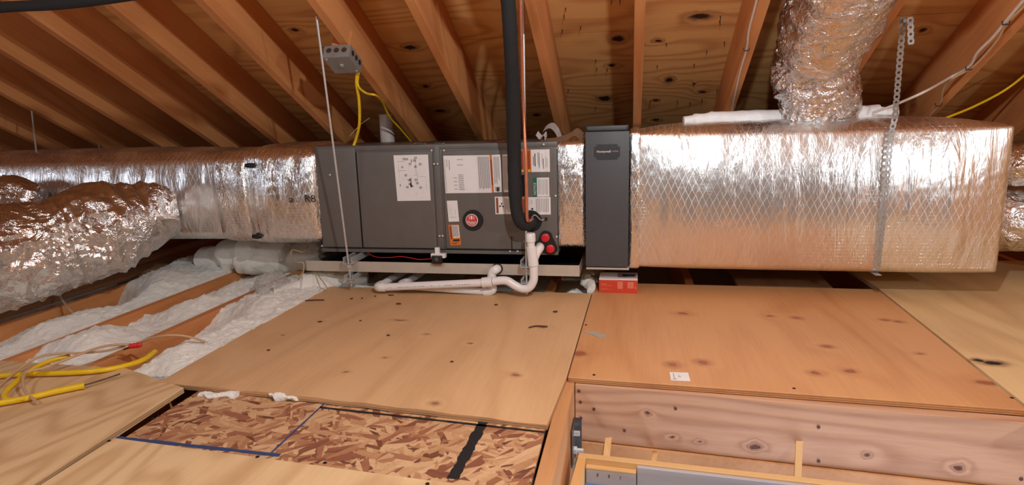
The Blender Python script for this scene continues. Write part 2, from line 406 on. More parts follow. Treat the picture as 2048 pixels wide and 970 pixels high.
# nails that came through the sheathing
bm = B(); bmesh.ops.create_cone(bm, cap_ends=True, segments=6, radius1=.0008, radius2=.0022, depth=.022, matrix=Matrix.Translation((0, 0, -.011)))
menail = bpy.data.meshes.new('nail'); bm.to_mesh(menail); bm.free(); menail.materials.append(m_rubber)
for (zx, zy) in ((410, 50), (400, 95), (390, 185), (505, 165), (600, 375), (605, 425), (600, 670), (670, 430), (430, 560), (1380, 100), (1375, 130), (1405, 260), (1040, 270), (1295, 320), (985, 410), (1215, 400), (1110, 630), (1190, 640), (1265, 620), (1215, 520), (940, 630), (990, 740), (1360, 560), (700, 5), (750, 3)):
    p = at_roof(1000 + zx / 3.13, zy / 3.13, SA - .001)
    o = bpy.data.objects.new('nail', menail); C.objects.link(o); o.parent = ceiling; o.location = p; o.rotation_euler = (-th + random.uniform(-.2, .2), random.uniform(-.2, .2), 0)
# the other slope and the ridge behind the camera, gable walls (out of view, they close the attic)
zr = RA + .35 * SL; 
bm = B(); vs = [bm.verts.new(p) for p in ((-6.5, -.35, SA + .35 * SL), (3.8, -.35, SA + .35 * SL), (3.8, -4.6, SA + .35 * SL - 4.25 * SL), (-6.5, -4.6, SA + .35 * SL - 4.25 * SL))]; bm.faces.new(vs)
bmesh.ops.solidify(bm, geom=bm.faces[:], thickness=.012)
tag(obj('trim_1', bm, m_sheath, origin=(0, 0, 0)), 'far roof slope of plywood behind the ridge', None, kind='structure')
tag(obj('wall_left', box(-6.52, -6.5, -4.6, 4.6, -.3, 2.75), m_sheath, origin=(0, 0, 0)), 'plywood gable wall at the far left end', kind='structure')
tag(obj('wall_right', box(3.8, 3.82, -4.6, 4.6, -.3, 2.75), m_sheath, origin=(0, 0, 0)), 'plywood gable wall at the right end', kind='structure')
tag(obj('wall_back', box(-6.5, 3.8, 4.58, 4.6, -.3, .2), m_sheath, origin=(0, 0, 0)), 'low eave closing behind the duct run', kind='structure')

# ---- floor
floor = thing('floor', 'attic floor of loose plywood sheets on joists', None, kind='structure')
ZJ = -.018
# ceiling board below the joists, with the hatch opening left free
bm = B()
for b in ((-6.5, -.157, -4.6, 4.6), (-.157, 1.9, -4.6, .55), (-.157, 1.9, 1.72, 4.6), (1.9, 3.8, -4.6, 4.6)): add_box(bm, b[0], b[1], b[2], b[3], -.262, -.25)
tag(obj('drywall_underside', bm, m_gyp, floor), 'dusty drywall below the joists')
JX = [-6.0, -5.6, -5.2, -4.8, -4.4, -4.0, -3.6, -3.25, -2.89, -2.55, -2.13, -1.785, -1.42, -.825, -.385, .25, .66, 1.07, 1.48, 1.9, 2.3, 2.7, 3.1, 3.5]
for x in JX:
    y0 = 1.75 if -.157 < x < 1.9 else -3.0
    obj('joist', box(x, x + .038, y0, 4.4, -.25, ZJ - (.001), .002, 1), m_joist, floor, origin=(x, 0, -.25))
def sheet(pts, z1, t, mat, label, name='plywood_sheet', wav=0):
    o = obj(name, prism(pts, z1 - t, z1, .0012), mat, floor, origin=(0, 0, 0)); o['label'] = label; return o
P2 = lambda px, py, z=0.0: tuple(at_z(px, py, z)[:2])
# tan sheet in the middle: warps up a little at its front edge
a, b_, c_, d_ = (-1.40, 2.57), (-1.39, P2(320, 765)[1]), P2(1094, 851), P2(1133, 755)
a2 = (-.167, 2.57)
bm = B(); n = 24; top = []; bot = []
def lerp(p, q, t): return (p[0] + (q[0] - p[0]) * t, p[1] + (q[1] - p[1]) * t)
rows = [(a, a2), ((-1.40, 2.1), (-.175, 2.1)), ((-1.395, d_[1] + .002), d_), (b_, c_)]
grid = []
for ri, (l_, r__) in enumerate(rows):
    g = []
    for i in range(n + 1):
        p = lerp(l_, r__, i / n)
        lift = .006 * math.sin(PI * i / n) * (1 if ri == 3 else 0) + (.0016 * math.sin(i * 1.9) if ri == 3 else 0)
        g.append((bm.verts.new((p[0], p[1], lift)), bm.verts.new((p[0], p[1] + (.0015 if ri == 3 else 0), lift - .015))))
    grid.append(g)
for r_ in range(3):
    for i in range(n):
        A, Bq, D, E = grid[r_][i], grid[r_][i + 1], grid[r_ + 1][i + 1], grid[r_ + 1][i]
        bm.faces.new((A[0], E[0], D[0], Bq[0])); bm.faces.new((A[1], Bq[1], D[1], E[1]))
for i in range(n):
    bm.faces.new((grid[3][i][0], grid[3][i][1], grid[3][i + 1][1], grid[3][i + 1][0])); bm.faces.new((grid[0][i][0], grid[0][i + 1][0], grid[0][i + 1][1], grid[0][i][1]))
for r_ in range(3):
    bm.faces.new((grid[r_][0][0], grid[r_][0][1], grid[r_ + 1][0][1], grid[r_ + 1][0][0])); bm.faces.new((grid[r_][n][0], grid[r_ + 1][n][0], grid[r_ + 1][n][1], grid[r_][n][1]))
o = obj('plywood_sheet', bm, m_ply_mid, floor, origin=(0, 0, 0)); o['label'] = 'tan plywood sheet in front of the grey unit'
# orange sheet on the right
bl, fr_, fl = P2(1747, 573), P2(2048, 820), P2(1133, 754)
bl = (bl[0], 2.75); dx = (fr_[0] - fl[0]); 
rp = [(-.160, 2.76), (bl[0], bl[1]), (fr_[0] + .01, fr_[1]), (fl[0] + .004, fl[1])]
sheet(rp, .0, .016, m_ply_orange, 'orange-brown plywood sheet right of the seam, in front of the big duct')
# knotty pale sheet at far right
q0 = (bl[0] + .006, 2.75); q1 = (fr_[0] + .017, fr_[1])
sheet([(q0[0] - .01, 3.35), (2.9, 3.35), (2.9, 1.5), (q1[0], 1.5), q1, q0], .002, .018, m_pine_r, 'pale knotty plywood sheet at the far right')
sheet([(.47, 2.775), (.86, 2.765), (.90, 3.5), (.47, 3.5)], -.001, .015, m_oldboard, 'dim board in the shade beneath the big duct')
# strand board, pine sheets in front
sheet([(-1.245, 1.535), (-.205, 1.46), (-.195, .3), (-1.235, .3)], -.012, .011, m_osb, 'strand board strip with black marks', 'strand_board')
l0, l1 = P2(370, 775), P2(65, 970)
sheet([(-2.6, 1.565), (P2(210, 758)[0], 1.560), (l0[0] - .004, l0[1]), (l1[0], l1[1]), (l1[0] + .01, .2), (-2.6, .2)], .0, .017, m_pine, 'pine plywood sheet with wavy grain at front left')
k0, k1, k2 = P2(230, 877), P2(900, 968), P2(1060, 990)
sheet([k0, k1, (-.22, 1.085), (-.22, .2), (k0[0] + .02, .2)], .002, .012, m_pine, 'pine plywood sheet at the front edge')
# marks drawn on the strand board
def mark(pts, wd, mat, z=-.0115):
    bm = B(); pr = None
    for i, (x, y) in enumerate(pts):
        ww = wd * (1 + .35 * noise.noise(Vector((i * .7, wd * 50, 0))))
        a = pts[max(0, i - 1)]; b = pts[min(len(pts) - 1, i + 1)]; t = Vector((b[0] - a[0], b[1] - a[1])).normalized()
        e = [bm.verts.new((x - t.y * ww, y + t.x * ww, z)), bm.verts.new((x + t.y * ww, y - t.x * ww, z))]
        if pr: bm.faces.new((pr[0], pr[1], e[1], e[0]))
        pr = e
    return obj('painted_line', bm, mat, floor, origin=(0, 0, 0))
def seg(p, q, n=24): return [lerp(p, q, i / n) for i in range(n + 1)]
mark(seg(P2(640, 815, -.012), P2(1092, 865, -.012), 40), .005, m_blackmark)
mark(seg(P2(968, 842, -.012), P2(905, 958, -.012), 30), .013, m_blackmark)
mark(seg(P2(648, 808, -.012), P2(538, 910, -.012), 20), .0028, m_blue)
mark(seg(P2(232, 875, -.012), P2(560, 911, -.012), 30), .0065, m_blue, -.0116)

# ---- hatch opening: header, trimmer, ladder frame
h0, h1 = at_z(1151, 768, -.018), at_z(2048, 846, -.018)
hd = (h1 - h0) / (h1.x - h0.x)
def hy(x, off=0): return h0.y + hd.y * (x - h0.x) + off
obj('header_board', prism([(-.157, hy(-.157)), (1.9, hy(1.9)), (1.9, hy(1.9, .038)), (-.157, hy(-.157, .038))], -.195, -.018, .0015), m_header, floor, origin=(0, 1.6, 0))
obj('lower_header_board', prism([(-.157, hy(-.157, -.006)), (1.9, hy(1.9, -.006)), (1.9, hy(1.9, .038)), (-.157, hy(-.157, .038))], -.25, -.197, .0015), m_trim, floor, origin=(0, 1.6, 0))
obj('trimmer_board', prism([(-.197, .3), (-.159, .3), (-.159, 1.70), (-.197, 1.70)], -.25, -.0165, .0015), m_trim, floor, origin=(0, 0, 0))
obj('trimmer_board', box(1.9, 1.938, .3, 1.7, -.25, -.018), m_trim, floor)
fr = thing('ladder_frame', 'pale pine frame of the attic ladder sunk in the floor hatch', 'frame', (.5, 1.2, -.27))
ZF = -.15
f0, f1 = at_z(1158, 905, ZF), at_z(1440, 936, ZF)
u = Vector((f1.x - f0.x, f1.y - f0.y, 0)).normalized(); vv = Vector((u.y, -u.x, 0))      # vv points to the camera
def fp(s, t): q = Vector((f0.x, f0.y, 0)) + u * s + vv * t; return (q.x, q.y)
obj('back_rail', prism([fp(.0, 0), fp(1.7, 0), fp(1.7, .022), fp(.0, .022)], ZF - .11, ZF, .0012), m_frame, fr, origin=(0, 0, 0))
obj('side_rail', prism([fp(0, .0225), fp(.022, .0225), fp(.022, .75), fp(0, .75)], ZF - .11, ZF, .0012), wood('side_rail_pine', (222, 170, 108), (190, 134, 78), 'Y', 4, .25, .2, .5), fr, origin=(0, 0, 0))
o = obj('hinge_board', prism([fp(.024, .0225), fp(.155, .0225), fp(.155, .04), fp(.024, .04)], ZF - .11, ZF - .022, .0012), m_frame_grey, fr, origin=(0, 0, 0)); o['label'] = 'grey-washed strip with pencilled figures'
o = obj('hinge_cap', prism([fp(.024, .0225), fp(.155, .0225), fp(.155, .0405), fp(.024, .0405)], ZF - .0218, ZF - .018), m_frame, fr, origin=(0, 0, 0))
obj('door_panel', prism([fp(.157, .0225), fp(1.68, .0225), fp(1.68, .034), fp(.157, .034)], ZF - .11, ZF - .004, .0012), m_frame_grey, fr, origin=(0, 0, 0))
obj('hatch_door', prism([fp(.023, .041), fp(1.68, .035), fp(1.68, .06), fp(.023, .06)], ZF - .12, ZF - .062, .001), plain('blue_grey_face', (96, 118, 160), .5), fr, origin=(0, 0, 0))  # lower strip inside the frame, coloured an even blue-grey
def text(s, name, mat, parent, loc, size, rot=0, face='xz', extr=.0003, sx=1.0):
    cu = bpy.data.curves.new(name, 'FONT'); cu.body = s; cu.size = size; cu.extrude = extr; cu.align_x = 'CENTER'; cu.align_y = 'CENTER'
    tmp = bpy.data.objects.new('tmp', cu); C.objects.link(tmp); dg = bpy.context.evaluated_depsgraph_get()
    me = bpy.data.meshes.new_from_object(tmp.evaluated_get(dg)); bpy.data.objects.remove(tmp)
    M_ = Matrix.Rotation(PI / 2, 4, 'X') if face == 'xz' else Matrix.Identity(4)
    me.transform(Matrix.Translation(Vector(loc) - wloc(parent)) @ M_ @ Matrix.Rotation(rot, 4, 'Z') @ Matrix.Scale(sx, 4, (1, 0, 0)))
    me.name = name; return link(name, me, mat, parent)
for s_, t_ in ((.055, '3'), (.085, '3'), (.115, '1')):
    q = fp(s_, .0405); text(t_, 'pencilled_figure', m_blackprint, fr, (q[0], q[1], ZF - .036), .012, 0)
# shims between header and frame
def shim(px, py0, py1, wpx, label):
    y = 1.60; a = at_y(px, py0, y + .045); b = at_y(px - 4, py1, y - .03)
    wd = wpx / F * 1.6 / 2; bm = B()
    v = [bm.verts.new(q) for q in ((a.x - wd, a.y, a.z), (a.x + wd, a.y, a.z + .004), (b.x + wd, b.y, b.z), (b.x - wd, b.y, b.z), (a.x - wd, a.y + .003, a.z), (a.x + wd, a.y + .003, a.z + .004), (b.x + wd, b.y + .008, b.z), (b.x - wd, b.y + .008, b.z))]
    for f in ((0, 1, 2, 3), (4, 5, 6, 7), (0, 1, 5, 4), (1, 2, 6, 5), (2, 3, 7, 6), (3, 0, 4, 7)): bm.faces.new([v[i] for i in f])
    tag(obj('wood_shim', bm, m_frame), label, 'shim', 'shims around the ladder frame')
shim(1217, 877, 914, 14, 'short pale wood shim behind the ladder frame, nearest the metal bracket')
shim(1311, 908, 926, 9, 'stubby wood shim barely showing behind the ladder frame, middle one')
shim(1600, 853, 956, 13, 'long pale wood shim leaning on the header board at right')
# metal bracket at the corner of the opening
br = thing('steel_bracket', 'grey steel bracket with a bolt in the corner of the hatch', 'bracket', (-.15, 1.6, -.2))
p0, p1 = at_y(1152, 842, 1.62), at_y(1168, 900, 1.62)
bm = B(); add_box(bm, -.1575, -.1545, 1.545, 1.632, -.215, -.105); add_box(bm, -.1575, -.135, 1.629, 1.632, -.20, -.105)
obj('plate', bm, m_dkzinc, br)
obj('bolt', tube([(-.155, 1.60, -.19), (-.128, 1.60, -.19)], .007, 6), m_zinc, br); obj('nut', tube([(-.1545, 1.60, -.19), (-.146, 1.60, -.19)], .012, 6), m_zinc, br)
obj('bolt', tube([(-.155, 1.605, -.14), (-.138, 1.605, -.14)], .008, 8), m_zinc, br)

# ================================================================== INSULATION
def batt(name, x0, x1, y0, y1, hf, label, res=.014, zb=-.24, group='white fibreglass between the joists'):
    nx, ny = max(6, int((x1 - x0) / res)), max(6, int((y1 - y0) / res)); bm = B(); g = []
    for j in range(ny + 1):
        row = []
        for i in range(nx + 1):
            u_, v_ = i / nx, j / ny; x, y = x0 + (x1 - x0) * u_, y0 + (y1 - y0) * v_
            p = Vector((x * 9, y * 9, 3)); z = hf(x, y) + .012 * fbm(p * 1.0, 2) + .011 * abs(fbm(p * 2.6, 2)) + .006 * fbm(p * 8, 3)
            ed = min(u_, 1 - u_) * (x1 - x0); 
            row.append(bm.verts.new((x, y, z)))
        g.append(row)
    for j in range(ny):
        for i in range(nx): bm.faces.new((g[j][i], g[j][i + 1], g[j + 1][i + 1], g[j + 1][i]))
    # skirt down
    loop = g[0] + [r[-1] for r in g[1:]] + g[-1][-2::-1] + [r[0] for r in g[-2:0:-1]]
    low = [bm.verts.new((v.co.x, v.co.y, zb)) for v in loop]
    for i in range(len(loop)):
        k = (i + 1) % len(loop); bm.faces.new((loop[i], low[i], low[k], loop[k]))
    return tag(obj(name, bm, m_fluff, None, True, origin=((x0 + x1) / 2, (y0 + y1) / 2, zb)), label, 'insulation', group)
def bumps(base, L, floor_=None):
    def f(x, y):
        z = base
        for (bx, by, rx, ry, h) in L: z += h * math.exp(-((x - bx) / rx) ** 2 - ((y - by) / ry) ** 2)
        return z
    return f
def tab(T, y):
    if y <= T[0][0]: return T[0][1]
    for (a, b), (c, d) in zip(T, T[1:]):
        if y <= c:
            t = (y - a) / (c - a); t = t * t * (3 - 2 * t); return b + (d - b) * t
    return T[-1][1]
def prof(x0, x1, Lt, Rt, mid=()):
    def f(x, y):
        u_ = (x - x0) / (x1 - x0); t = max(0, min(1, (u_ - .1) / .6)); t = t * t * (3 - 2 * t)
        z = tab(Lt, y) * (1 - t) + tab(Rt, y) * t - .012 - .010 * (1 - t)
        for (by, ry, h) in mid: z += h * math.exp(-((u_ - .5) / .3) ** 2 - ((y - by) / ry) ** 2)
        return z
    return f
batt('insulation_batt', -1.747, -1.394, 1.565, 4.3, prof(-1.747, -1.394, [(1.57, -.03), (1.66, -.085), (2.0, -.095), (2.12, -.055), (2.3, -.002), (2.6, .012), (3, -.02)], [(1.57, -.012), (1.65, .006), (2.0, .006), (2.35, .012), (2.6, .01), (2.9, -.02)], [(1.75, .12, .028), (2.02, .08, .02), (2.28, .10, .035), (2.55, .12, .03)]), 'white fibreglass lapping the left edge of the tan plywood sheet', .0075)
batt('insulation_batt', -2.092, -1.785, 1.57, 4.3, prof(-2.092, -1.785, [(1.57, -.05), (1.65, -.03), (1.75, .004), (1.95, .004), (2.05, -.06), (2.2, -.035), (2.35, -.06), (2.7, -.055), (3, -.03)], [(1.57, -.03), (1.8, -.012), (2.05, -.045), (2.2, -.03), (2.5, -.012), (3, -.02)], [(1.80, .13, .055), (2.02, .06, .02), (2.3, .12, .045), (2.6, .12, .035)]), 'white fibreglass in the second bay left of the tan plywood sheet', .0085)
batt('insulation_batt', -2.512, -2.13, 1.57, 4.3, prof(-2.512, -2.13, [(1.6, -.06), (1.95, -.06), (2.1, -.04), (2.2, -.05), (2.32, -.13), (2.45, -.10), (2.58, .01), (2.9, .05)], [(1.6, -.03), (2.0, -.015), (2.3, -.025), (2.6, .0), (3, .02)], [(1.95, .1, .04), (2.15, .08, .03), (2.6, .2, .05)]), 'white fibreglass in the bay below the large flexible duct', .009)
batt('insulation_batt', -2.852, -2.55, 1.3, 4.3, bumps(-.08, [(-2.7, 2.8, .3, .5, .05)]), 'white fibreglass under the big flexible duct at far left', .03)
batt('insulation_batt', -1.382, -.825, 2.60, 4.2, bumps(-.06, [(-1.25, 2.68, .12, .06, .05)]), 'white fibreglass in shade under the left of the drain pan', .025, group='fibreglass under the duct run')
batt('insulation_batt', -.787, -.385, 2.60, 4.2, bumps(-.07, []), 'white fibreglass in shade behind the white drain pipes', .025, group='fibreglass under the duct run')
batt('insulation_batt', -.347, -.17, 2.59, 4.2, bumps(-.06, [(-.25, 2.66, .06, .06, .045)]), 'white fibreglass below the right end of the drain pan', .02, group='fibreglass under the duct run')
for i, (xa, xb) in enumerate(((-3.212, -2.89), (-3.56, -3.25), (-3.96, -3.6), (-4.36, -4.0), (-4.76, -4.4), (-5.16, -4.8))):
    batt('insulation_batt', xa, xb, 1.5, 4.2, bumps(-.07, []), 'white fibreglass in the dim bays beyond the flexible duct', .06, group='dim bays beyond the flexible duct')
# folded piece heaped under the left duct
def heap(path, r, label, seed=0, flat=.6, rr=.016):
    path = smooth_path(path, 10)
    bm = tube(path, r if not isinstance(r, list) else [r[min(len(r) - 1, int(i / len(path) * len(r)))] for i in range(len(path))], 40)
    bmesh.ops.subdivide_edges(bm, edges=[e for e in bm.edges if e.calc_length() > rr * 2], cuts=1)
    zc = sum(p.z for p in path) / len(path)
    for v in bm.verts:
        v.co.z = zc + (v.co.z - zc) * flat
        n_ = fbm(v.co * 8 + Vector((seed, 0, 0)), 3) * .02 + fbm(v.co * 30, 2) * .006; c = v.co - Vector((v.co.x, v.co.y, zc)); v.co += Vector((n_, n_ * .6, n_))
    return bm
tag(obj('insulation_piece', heap([(-2.35, 2.95, .02), (-2.1, 2.98, .07), (-1.85, 3.0, .06), (-1.55, 3.1, .03)], [.10, .15, .19, .18, .14, .10], 'x', 3), m_fluff, None, True), 'pale folded fibreglass heap under the left foil duct', 'insulation')
tag(obj('insulation_piece', heap([(-1.62, 2.45, -.03), (-1.5, 2.55, -.01), (-1.40, 2.66, .01), (-1.27, 2.72, -.01)], [.05, .07, .075, .06], 'x', 8, .9), m_fluff, None, True), 'torn fibreglass tuft beside the left corner of the drain pan', 'insulation')
p = at_z(1180, 585); 
tag(obj('insulation_piece', heap([(-.165, 2.60, .012), (-.185, 2.68, .03), (-.21, 2.8, .02)], [.016, .026, .028], 'x', 5, 1.0, .01), m_fluff, None, True), 'thin white fibreglass strand left of the red box', 'insulation')
p = at_z(640, 800, -.02)
tag(obj('insulation_piece', heap([P2(405, 787, -.01) + (-.012,), P2(430, 789, -.01) + (-.006,), P2(475, 792, -.01) + (-.010,)], [.012, .018, .015], 'x', 6, .9, .01), m_fluff, None, True), 'white fibreglass poking out under the front edge of the tan sheet, left', 'insulation')
tag(obj('insulation_piece', heap([P2(535, 797, -.01) + (-.010,), P2(560, 799, -.01) + (-.004,), P2(590, 803, -.01) + (-.010,)], [.010, .016, .012], 'x', 9, .9, .01), m_fluff, None, True), 'white fibreglass poking out under the front edge of the tan sheet, middle', 'insulation')
# old board under the flexible duct
q0, q1 = at_z(0, 632, 0.0), at_z(285, 545, 0.0)
d = (q1 - q0).normalized(); nn = Vector((-d.y, d.x, 0))
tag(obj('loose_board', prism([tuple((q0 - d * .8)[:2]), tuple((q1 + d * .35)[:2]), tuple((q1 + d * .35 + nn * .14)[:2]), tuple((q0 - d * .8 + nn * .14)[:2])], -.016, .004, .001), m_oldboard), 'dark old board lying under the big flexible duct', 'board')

# ================================================================== DUCTS
def pillow_box(x0, x1, y0, y1, z0, z1, bulge=.02, r=.02, res=.014, amp=.0035, fx=12, fz=2.0, seed=0, top=.0, faces='fblrtb'):
    hx, hy_, hz = (x1 - x0) / 2, (y1 - y0) / 2, (z1 - z0) / 2; cen = Vector(((x0 + x1) / 2, (y0 + y1) / 2, (z0 + z1) / 2))
    bm = B(); h = (hx, hy_, hz); cache = {}
    ns = [max(4, int(2 * q / res)) for q in h]; ns = [k + k % 2 for k in ns]
    ns[1] = max(6, ns[1] // 2)
    def vert(i, j, k):
        key = (i, j, k)
        if key in cache: return cache[key]
        u_ = [2 * i / ns[0] - 1, 2 * j / ns[1] - 1, 2 * k / ns[2] - 1]
        p = Vector([u_[a] * h[a] for a in range(3)])
        inner = Vector([max(-h[a] + r, min(h[a] - r, p[a])) for a in range(3)]); dd = p - inner
        n_ = dd.normalized() if dd.length > 1e-6 else Vector((0, 0, 0))
        q = inner + n_ * min(dd.length, r) if dd.length > 1e-6 else p
        f = [(1 - abs(u_[0]) ** 5), 1 - abs(u_[1]) ** 4, 1 - abs(u_[2]) ** 2.2]
        w_ = fbm(Vector(((cen.x + p.x) * fx + seed, p.y * 5, (cen.z + p.z) * fz)), 3) * amp + fbm(Vector(((cen.x + p.x) * 45 + seed, p.y * 30, (cen.z + p.z) * 45)), 2) * amp * .25
        if j == 0: q.y -= bulge * f[0] * f[2] + w_
        if j == ns[1]: q.y += bulge * f[0] * f[2]
        if k == ns[2]: q.z += (bulge * .6 + top) * f[0] * f[1] + w_ * f[1] * .8
        if k == 0: q.z -= bulge * .5 * f[0] * f[1] + w_ * f[1] * .5
        if i == 0: q.x -= bulge * .4 * f[1] * f[2] 
        if i == ns[0]: q.x += bulge * .4 * f[1] * f[2]
        cache[key] = bm.verts.new(cen + q); return cache[key]
    for (a, b, c) in ((0, 1, 2), (1, 2, 0), (0, 2, 1)):
        for side in (0, ns[c]):
            for i in range(ns[a]):
                for j in range(ns[b]):
                    idx = []
                    for (di, dj) in ((0, 0), (1, 0), (1, 1), (0, 1)):
                        t = [0, 0, 0]; t[a] = i + di; t[b] = j + dj; t[c] = side; idx.append(vert(*t))
                    bm.faces.new(idx)
    return bm
YF = 2.58
def face_rect(px0, py0, px1, py1, y=YF):
    a = at_y(px0, py0, y); b = at_y(px1, py1, y); return a.x, b.x, b.z, a.z      # x0,x1,z0,z1
# big plenum on the right
dx0 = at_y(1258, 400, YF).x; dx1 = at_y(2015, 395, YF).x; dz0 = at_y(1650, 541, YF).z; dz1 = at_y(1600, 258, YF).z
pl = thing('foil_duct', 'large foil-faced box duct right of the charcoal filter cabinet', 'duct', ((dx0 + dx1) / 2, YF + .25, dz0))
obj('duct_body', pillow_box(dx0, dx1, YF, YF + .5, dz0, dz1, .042, .014, .012, .0045, 10, 1.6, 3, .015), m_foil, pl, 60)
# taped bands at its two ends
o = obj('end_collar', pillow_box(dx0 - .004, dx0 + .05, YF - .006, YF + .506, dz0 - .006, dz1 + .006, .020, .012, .01, .004, 20, 6, 9), m_foil2, pl, 60)
for k, (px, py, s_) in enumerate(((1420, 262, 1), (1780, 250, 1))):
    pass
# left trunk: two lengths of foil-faced duct
lz0, lz1 = at_y(430, 479, YF).z, at_y(300, 310, YF).z
lx1 = at_y(500, 400, YF).x
lt = thing('foil_duct', 'long silver foil box duct running to the far left behind the flexible duct', 'duct', (-2.6, YF + .25, lz0))
obj('duct_body', pillow_box(-4.6, lx1 + .02, YF + .01, YF + .46, lz0, lz1 - .005, .040, .04, .015, .006, 13, 2.2, 21, .01), m_foil, lt, 60)
obj('end_collar', pillow_box(at_y(430, 400, YF).x, lx1 + .03, YF - .004, YF + .47, lz0 - .004, lz1 + .002, .030, .045, .013, .006, 16, 3, 5), m_foil2, lt, 60)
tx0, tx1 = lx1 - .012, at_y(640, 400, YF).x
tz0, tz1 = at_y(580, 484, YF).z, at_y(590, 302, YF).z
lt2 = thing('foil_duct', 'foil-wrapped duct collar marked R8 at the left end of the grey unit', 'duct', ((tx0 + tx1) / 2, YF + .25, tz0))
obj('duct_body', pillow_box(tx0, tx1 + .006, YF - .015, YF + .5, tz0, tz1, .030, .03, .011, .007, 16, 2.5, 33, .015), m_foil2, lt2, 60)
text('R8', 'printed_marking', m_blackprint, lt2, at_y(620, 398, YF - .05), .048, 0, sx=1.1)
text('a', 'printed_marking', m_blackprint, lt2, at_y(582, 399, YF - .05), .045, 0, sx=1.1)
for (px, py) in ((500, 331), (514, 473)):
    c = at_y(px, py, YF - .035)
    tag(obj('black_strap_end', tube([c + Vector((-.022, .0, 0)), c, c + Vector((.018, .01, 0))], [.009, .012, .010], 12), m_rubber, lt2, True), 'black rubber strap end')
# transition between unit and filter cabinet
sx0, sx1 = at_y(1113, 400, YF).x, at_y(1171, 400, YF).x
sz0, sz1 = at_y(1140, 494, YF).z, at_y(1140, 285, YF).z
tr = thing('foil_duct', 'short foil-wrapped collar between the grey unit and the charcoal cabinet', 'duct', ((sx0 + sx1) / 2, YF + .25, sz0))
obj('duct_body', pillow_box(sx0, sx1 + .006, YF - .004, YF + .5, sz0, sz1, .022, .012, .008, .006, 22, 3, 51, .01), m_foil2, tr, 60)
def foil_flap(pts, label, mat, wd, parent, name='foil_flap'):
    path = smooth_path(pts, 8); bm = B(); pr = None
    for i, p in enumerate(path):
        a = bm.verts.new(p + Vector((-.1, -.55, -.25)) * wd); b = bm.verts.new(p + Vector((.1, .45, .35)) * wd)
        if pr: bm.faces.new((pr[0], a, b, pr[1]))
        pr = (a, b)
    bmesh.ops.solidify(bm, geom=bm.faces[:], thickness=.0012)
    o = obj(name, bm, mat, parent, 60)
    if label: o['label'] = label
    return o
Yt = YF + .12
tl = foil_flap([at_y(1082, 272, Yt), at_y(1090, 258, Yt), at_y(1103, 252, Yt), at_y(1114, 262, Yt), at_y(1122, 281, Yt)], None, m_paper, .04, None, 'tape_loop')
tag(tl, 'curled strip of white-backed tape standing on the grey unit', 'tape')
tl = foil_flap([at_y(1075, 287, YF + .06), at_y(1110, 283, YF + .05), at_y(1135, 275, YF + .04), at_y(1152, 265, YF + .05), at_y(1166, 276, YF + .05)], None, m_tape, .05, None, 'paper_flap')
tag(tl, 'tan paper flap lifting off the collar beside the charcoal cabinet', 'paper')
tl = foil_flap([at_y(1074, 267, YF + .05), at_y(1082, 275, YF + .05), at_y(1090, 268, YF + .05), at_y(1092, 278, YF + .05)], None, m_sleeve, .03, None, 'tape_scrap')
tag(tl, 'small crumpled white tape scrap on top of the grey unit', 'tape')

# flexible ducts
def flex(path, r, label, name='flexible_duct', n=12, seg=110, crump=.016, seed=0, rib=0, fq=1.0, mkmin=.12, parent=None, cap=True, loc=None):
    pts = smooth_path(path, n); out = [pts[0]]
    L = [0]
    for i in range(1, len(pts)): L.append(L[-1] + (pts[i] - pts[i - 1]).length)
    m = int(L[-1] / .008); res = []
    k = 0
    for i in range(m + 1):
        t = L[-1] * i / m
        while k < len(L) - 2 and L[k + 1] < t: k += 1
        res.append(pts[k].lerp(pts[k + 1], (t - L[k]) / max(1e-6, L[k + 1] - L[k])))
    rr = r if not callable(r) else None
    def rf(i, k, r0, p, d_):
        t = i / m; base = r0 if rr else r(t)
        q = p + d_ * base
        mk = max(mkmin, min(1, .55 + 1.7 * noise.noise(q * 4.5 + Vector((0, 0, seed * 3)))))
        wq = q + Vector((noise.noise(q * 7), noise.noise(q * 7 + Vector((9, 0, 0))), noise.noise(q * 7 + Vector((0, 9, 0))))) * .06
        v = fbm(Vector((wq.x * 16, wq.y * 9, wq.z * 22)) * fq + Vector((seed, 0, 0)), 3, True) * crump * .5 * mk + fbm(q * 3.2 * fq + Vector((0, seed, 0)), 2) * crump * 1.4
        v += rib * math.sin(i * .008 / .045 * 2 * PI + math.sin(k * .2 + i * .03)) 
        an = 2 * PI * k / seg
        v += crump * .55 * (abs(noise.noise(Vector((math.cos(an) * 1.1 + seed, math.sin(an) * 1.1, i * .008 * 17)))) * -2 + .5)
        return base + v
    bm = tube(res, rr or .1, seg, cap, rf)
    return bm
big = [at_y(338, 425, 2.50) + Vector((.05, 0, .0)), at_y(300, 432, 2.42), at_y(215, 452, 2.28), at_y(110, 485, 2.12), at_y(0, 510, 1.95), at_y(-120, 545, 1.78), at_y(-300, 590, 1.6)]
fd = thing('flexible_duct', 'large crumpled silver flexible duct lying at the far left in front of the trunk', 'duct', (-2.3, 2.0, .0))
obj('foil_jacket', flex(big, lambda t: .085 + .10 * min(1, (t * 4.5)) ** .7 + .015 * t, '', crump=.024, seed=4, seg=150), m_flex, fd, 30)
sm = [at_y(-200, 420, 2.5), at_y(-60, 400, 2.45), at_y(30, 392, 2.42), at_y(80, 402, 2.46)]
fd2 = thing('flexible_duct', 'smaller crumpled foil duct behind the large flexible duct at the left edge', 'duct', (-2.6, 2.3, .1))
obj('foil_jacket', flex(sm, lambda t: .10 - .03 * t ** 4, '', crump=.02, seed=14, seg=90), m_flex, fd2, 30)
up = [Vector((.742, 2.765, .70)), Vector((.738, 2.745, .77)), Vector((.695, 2.63, .90)), Vector((.668, 2.50, 1.0))]
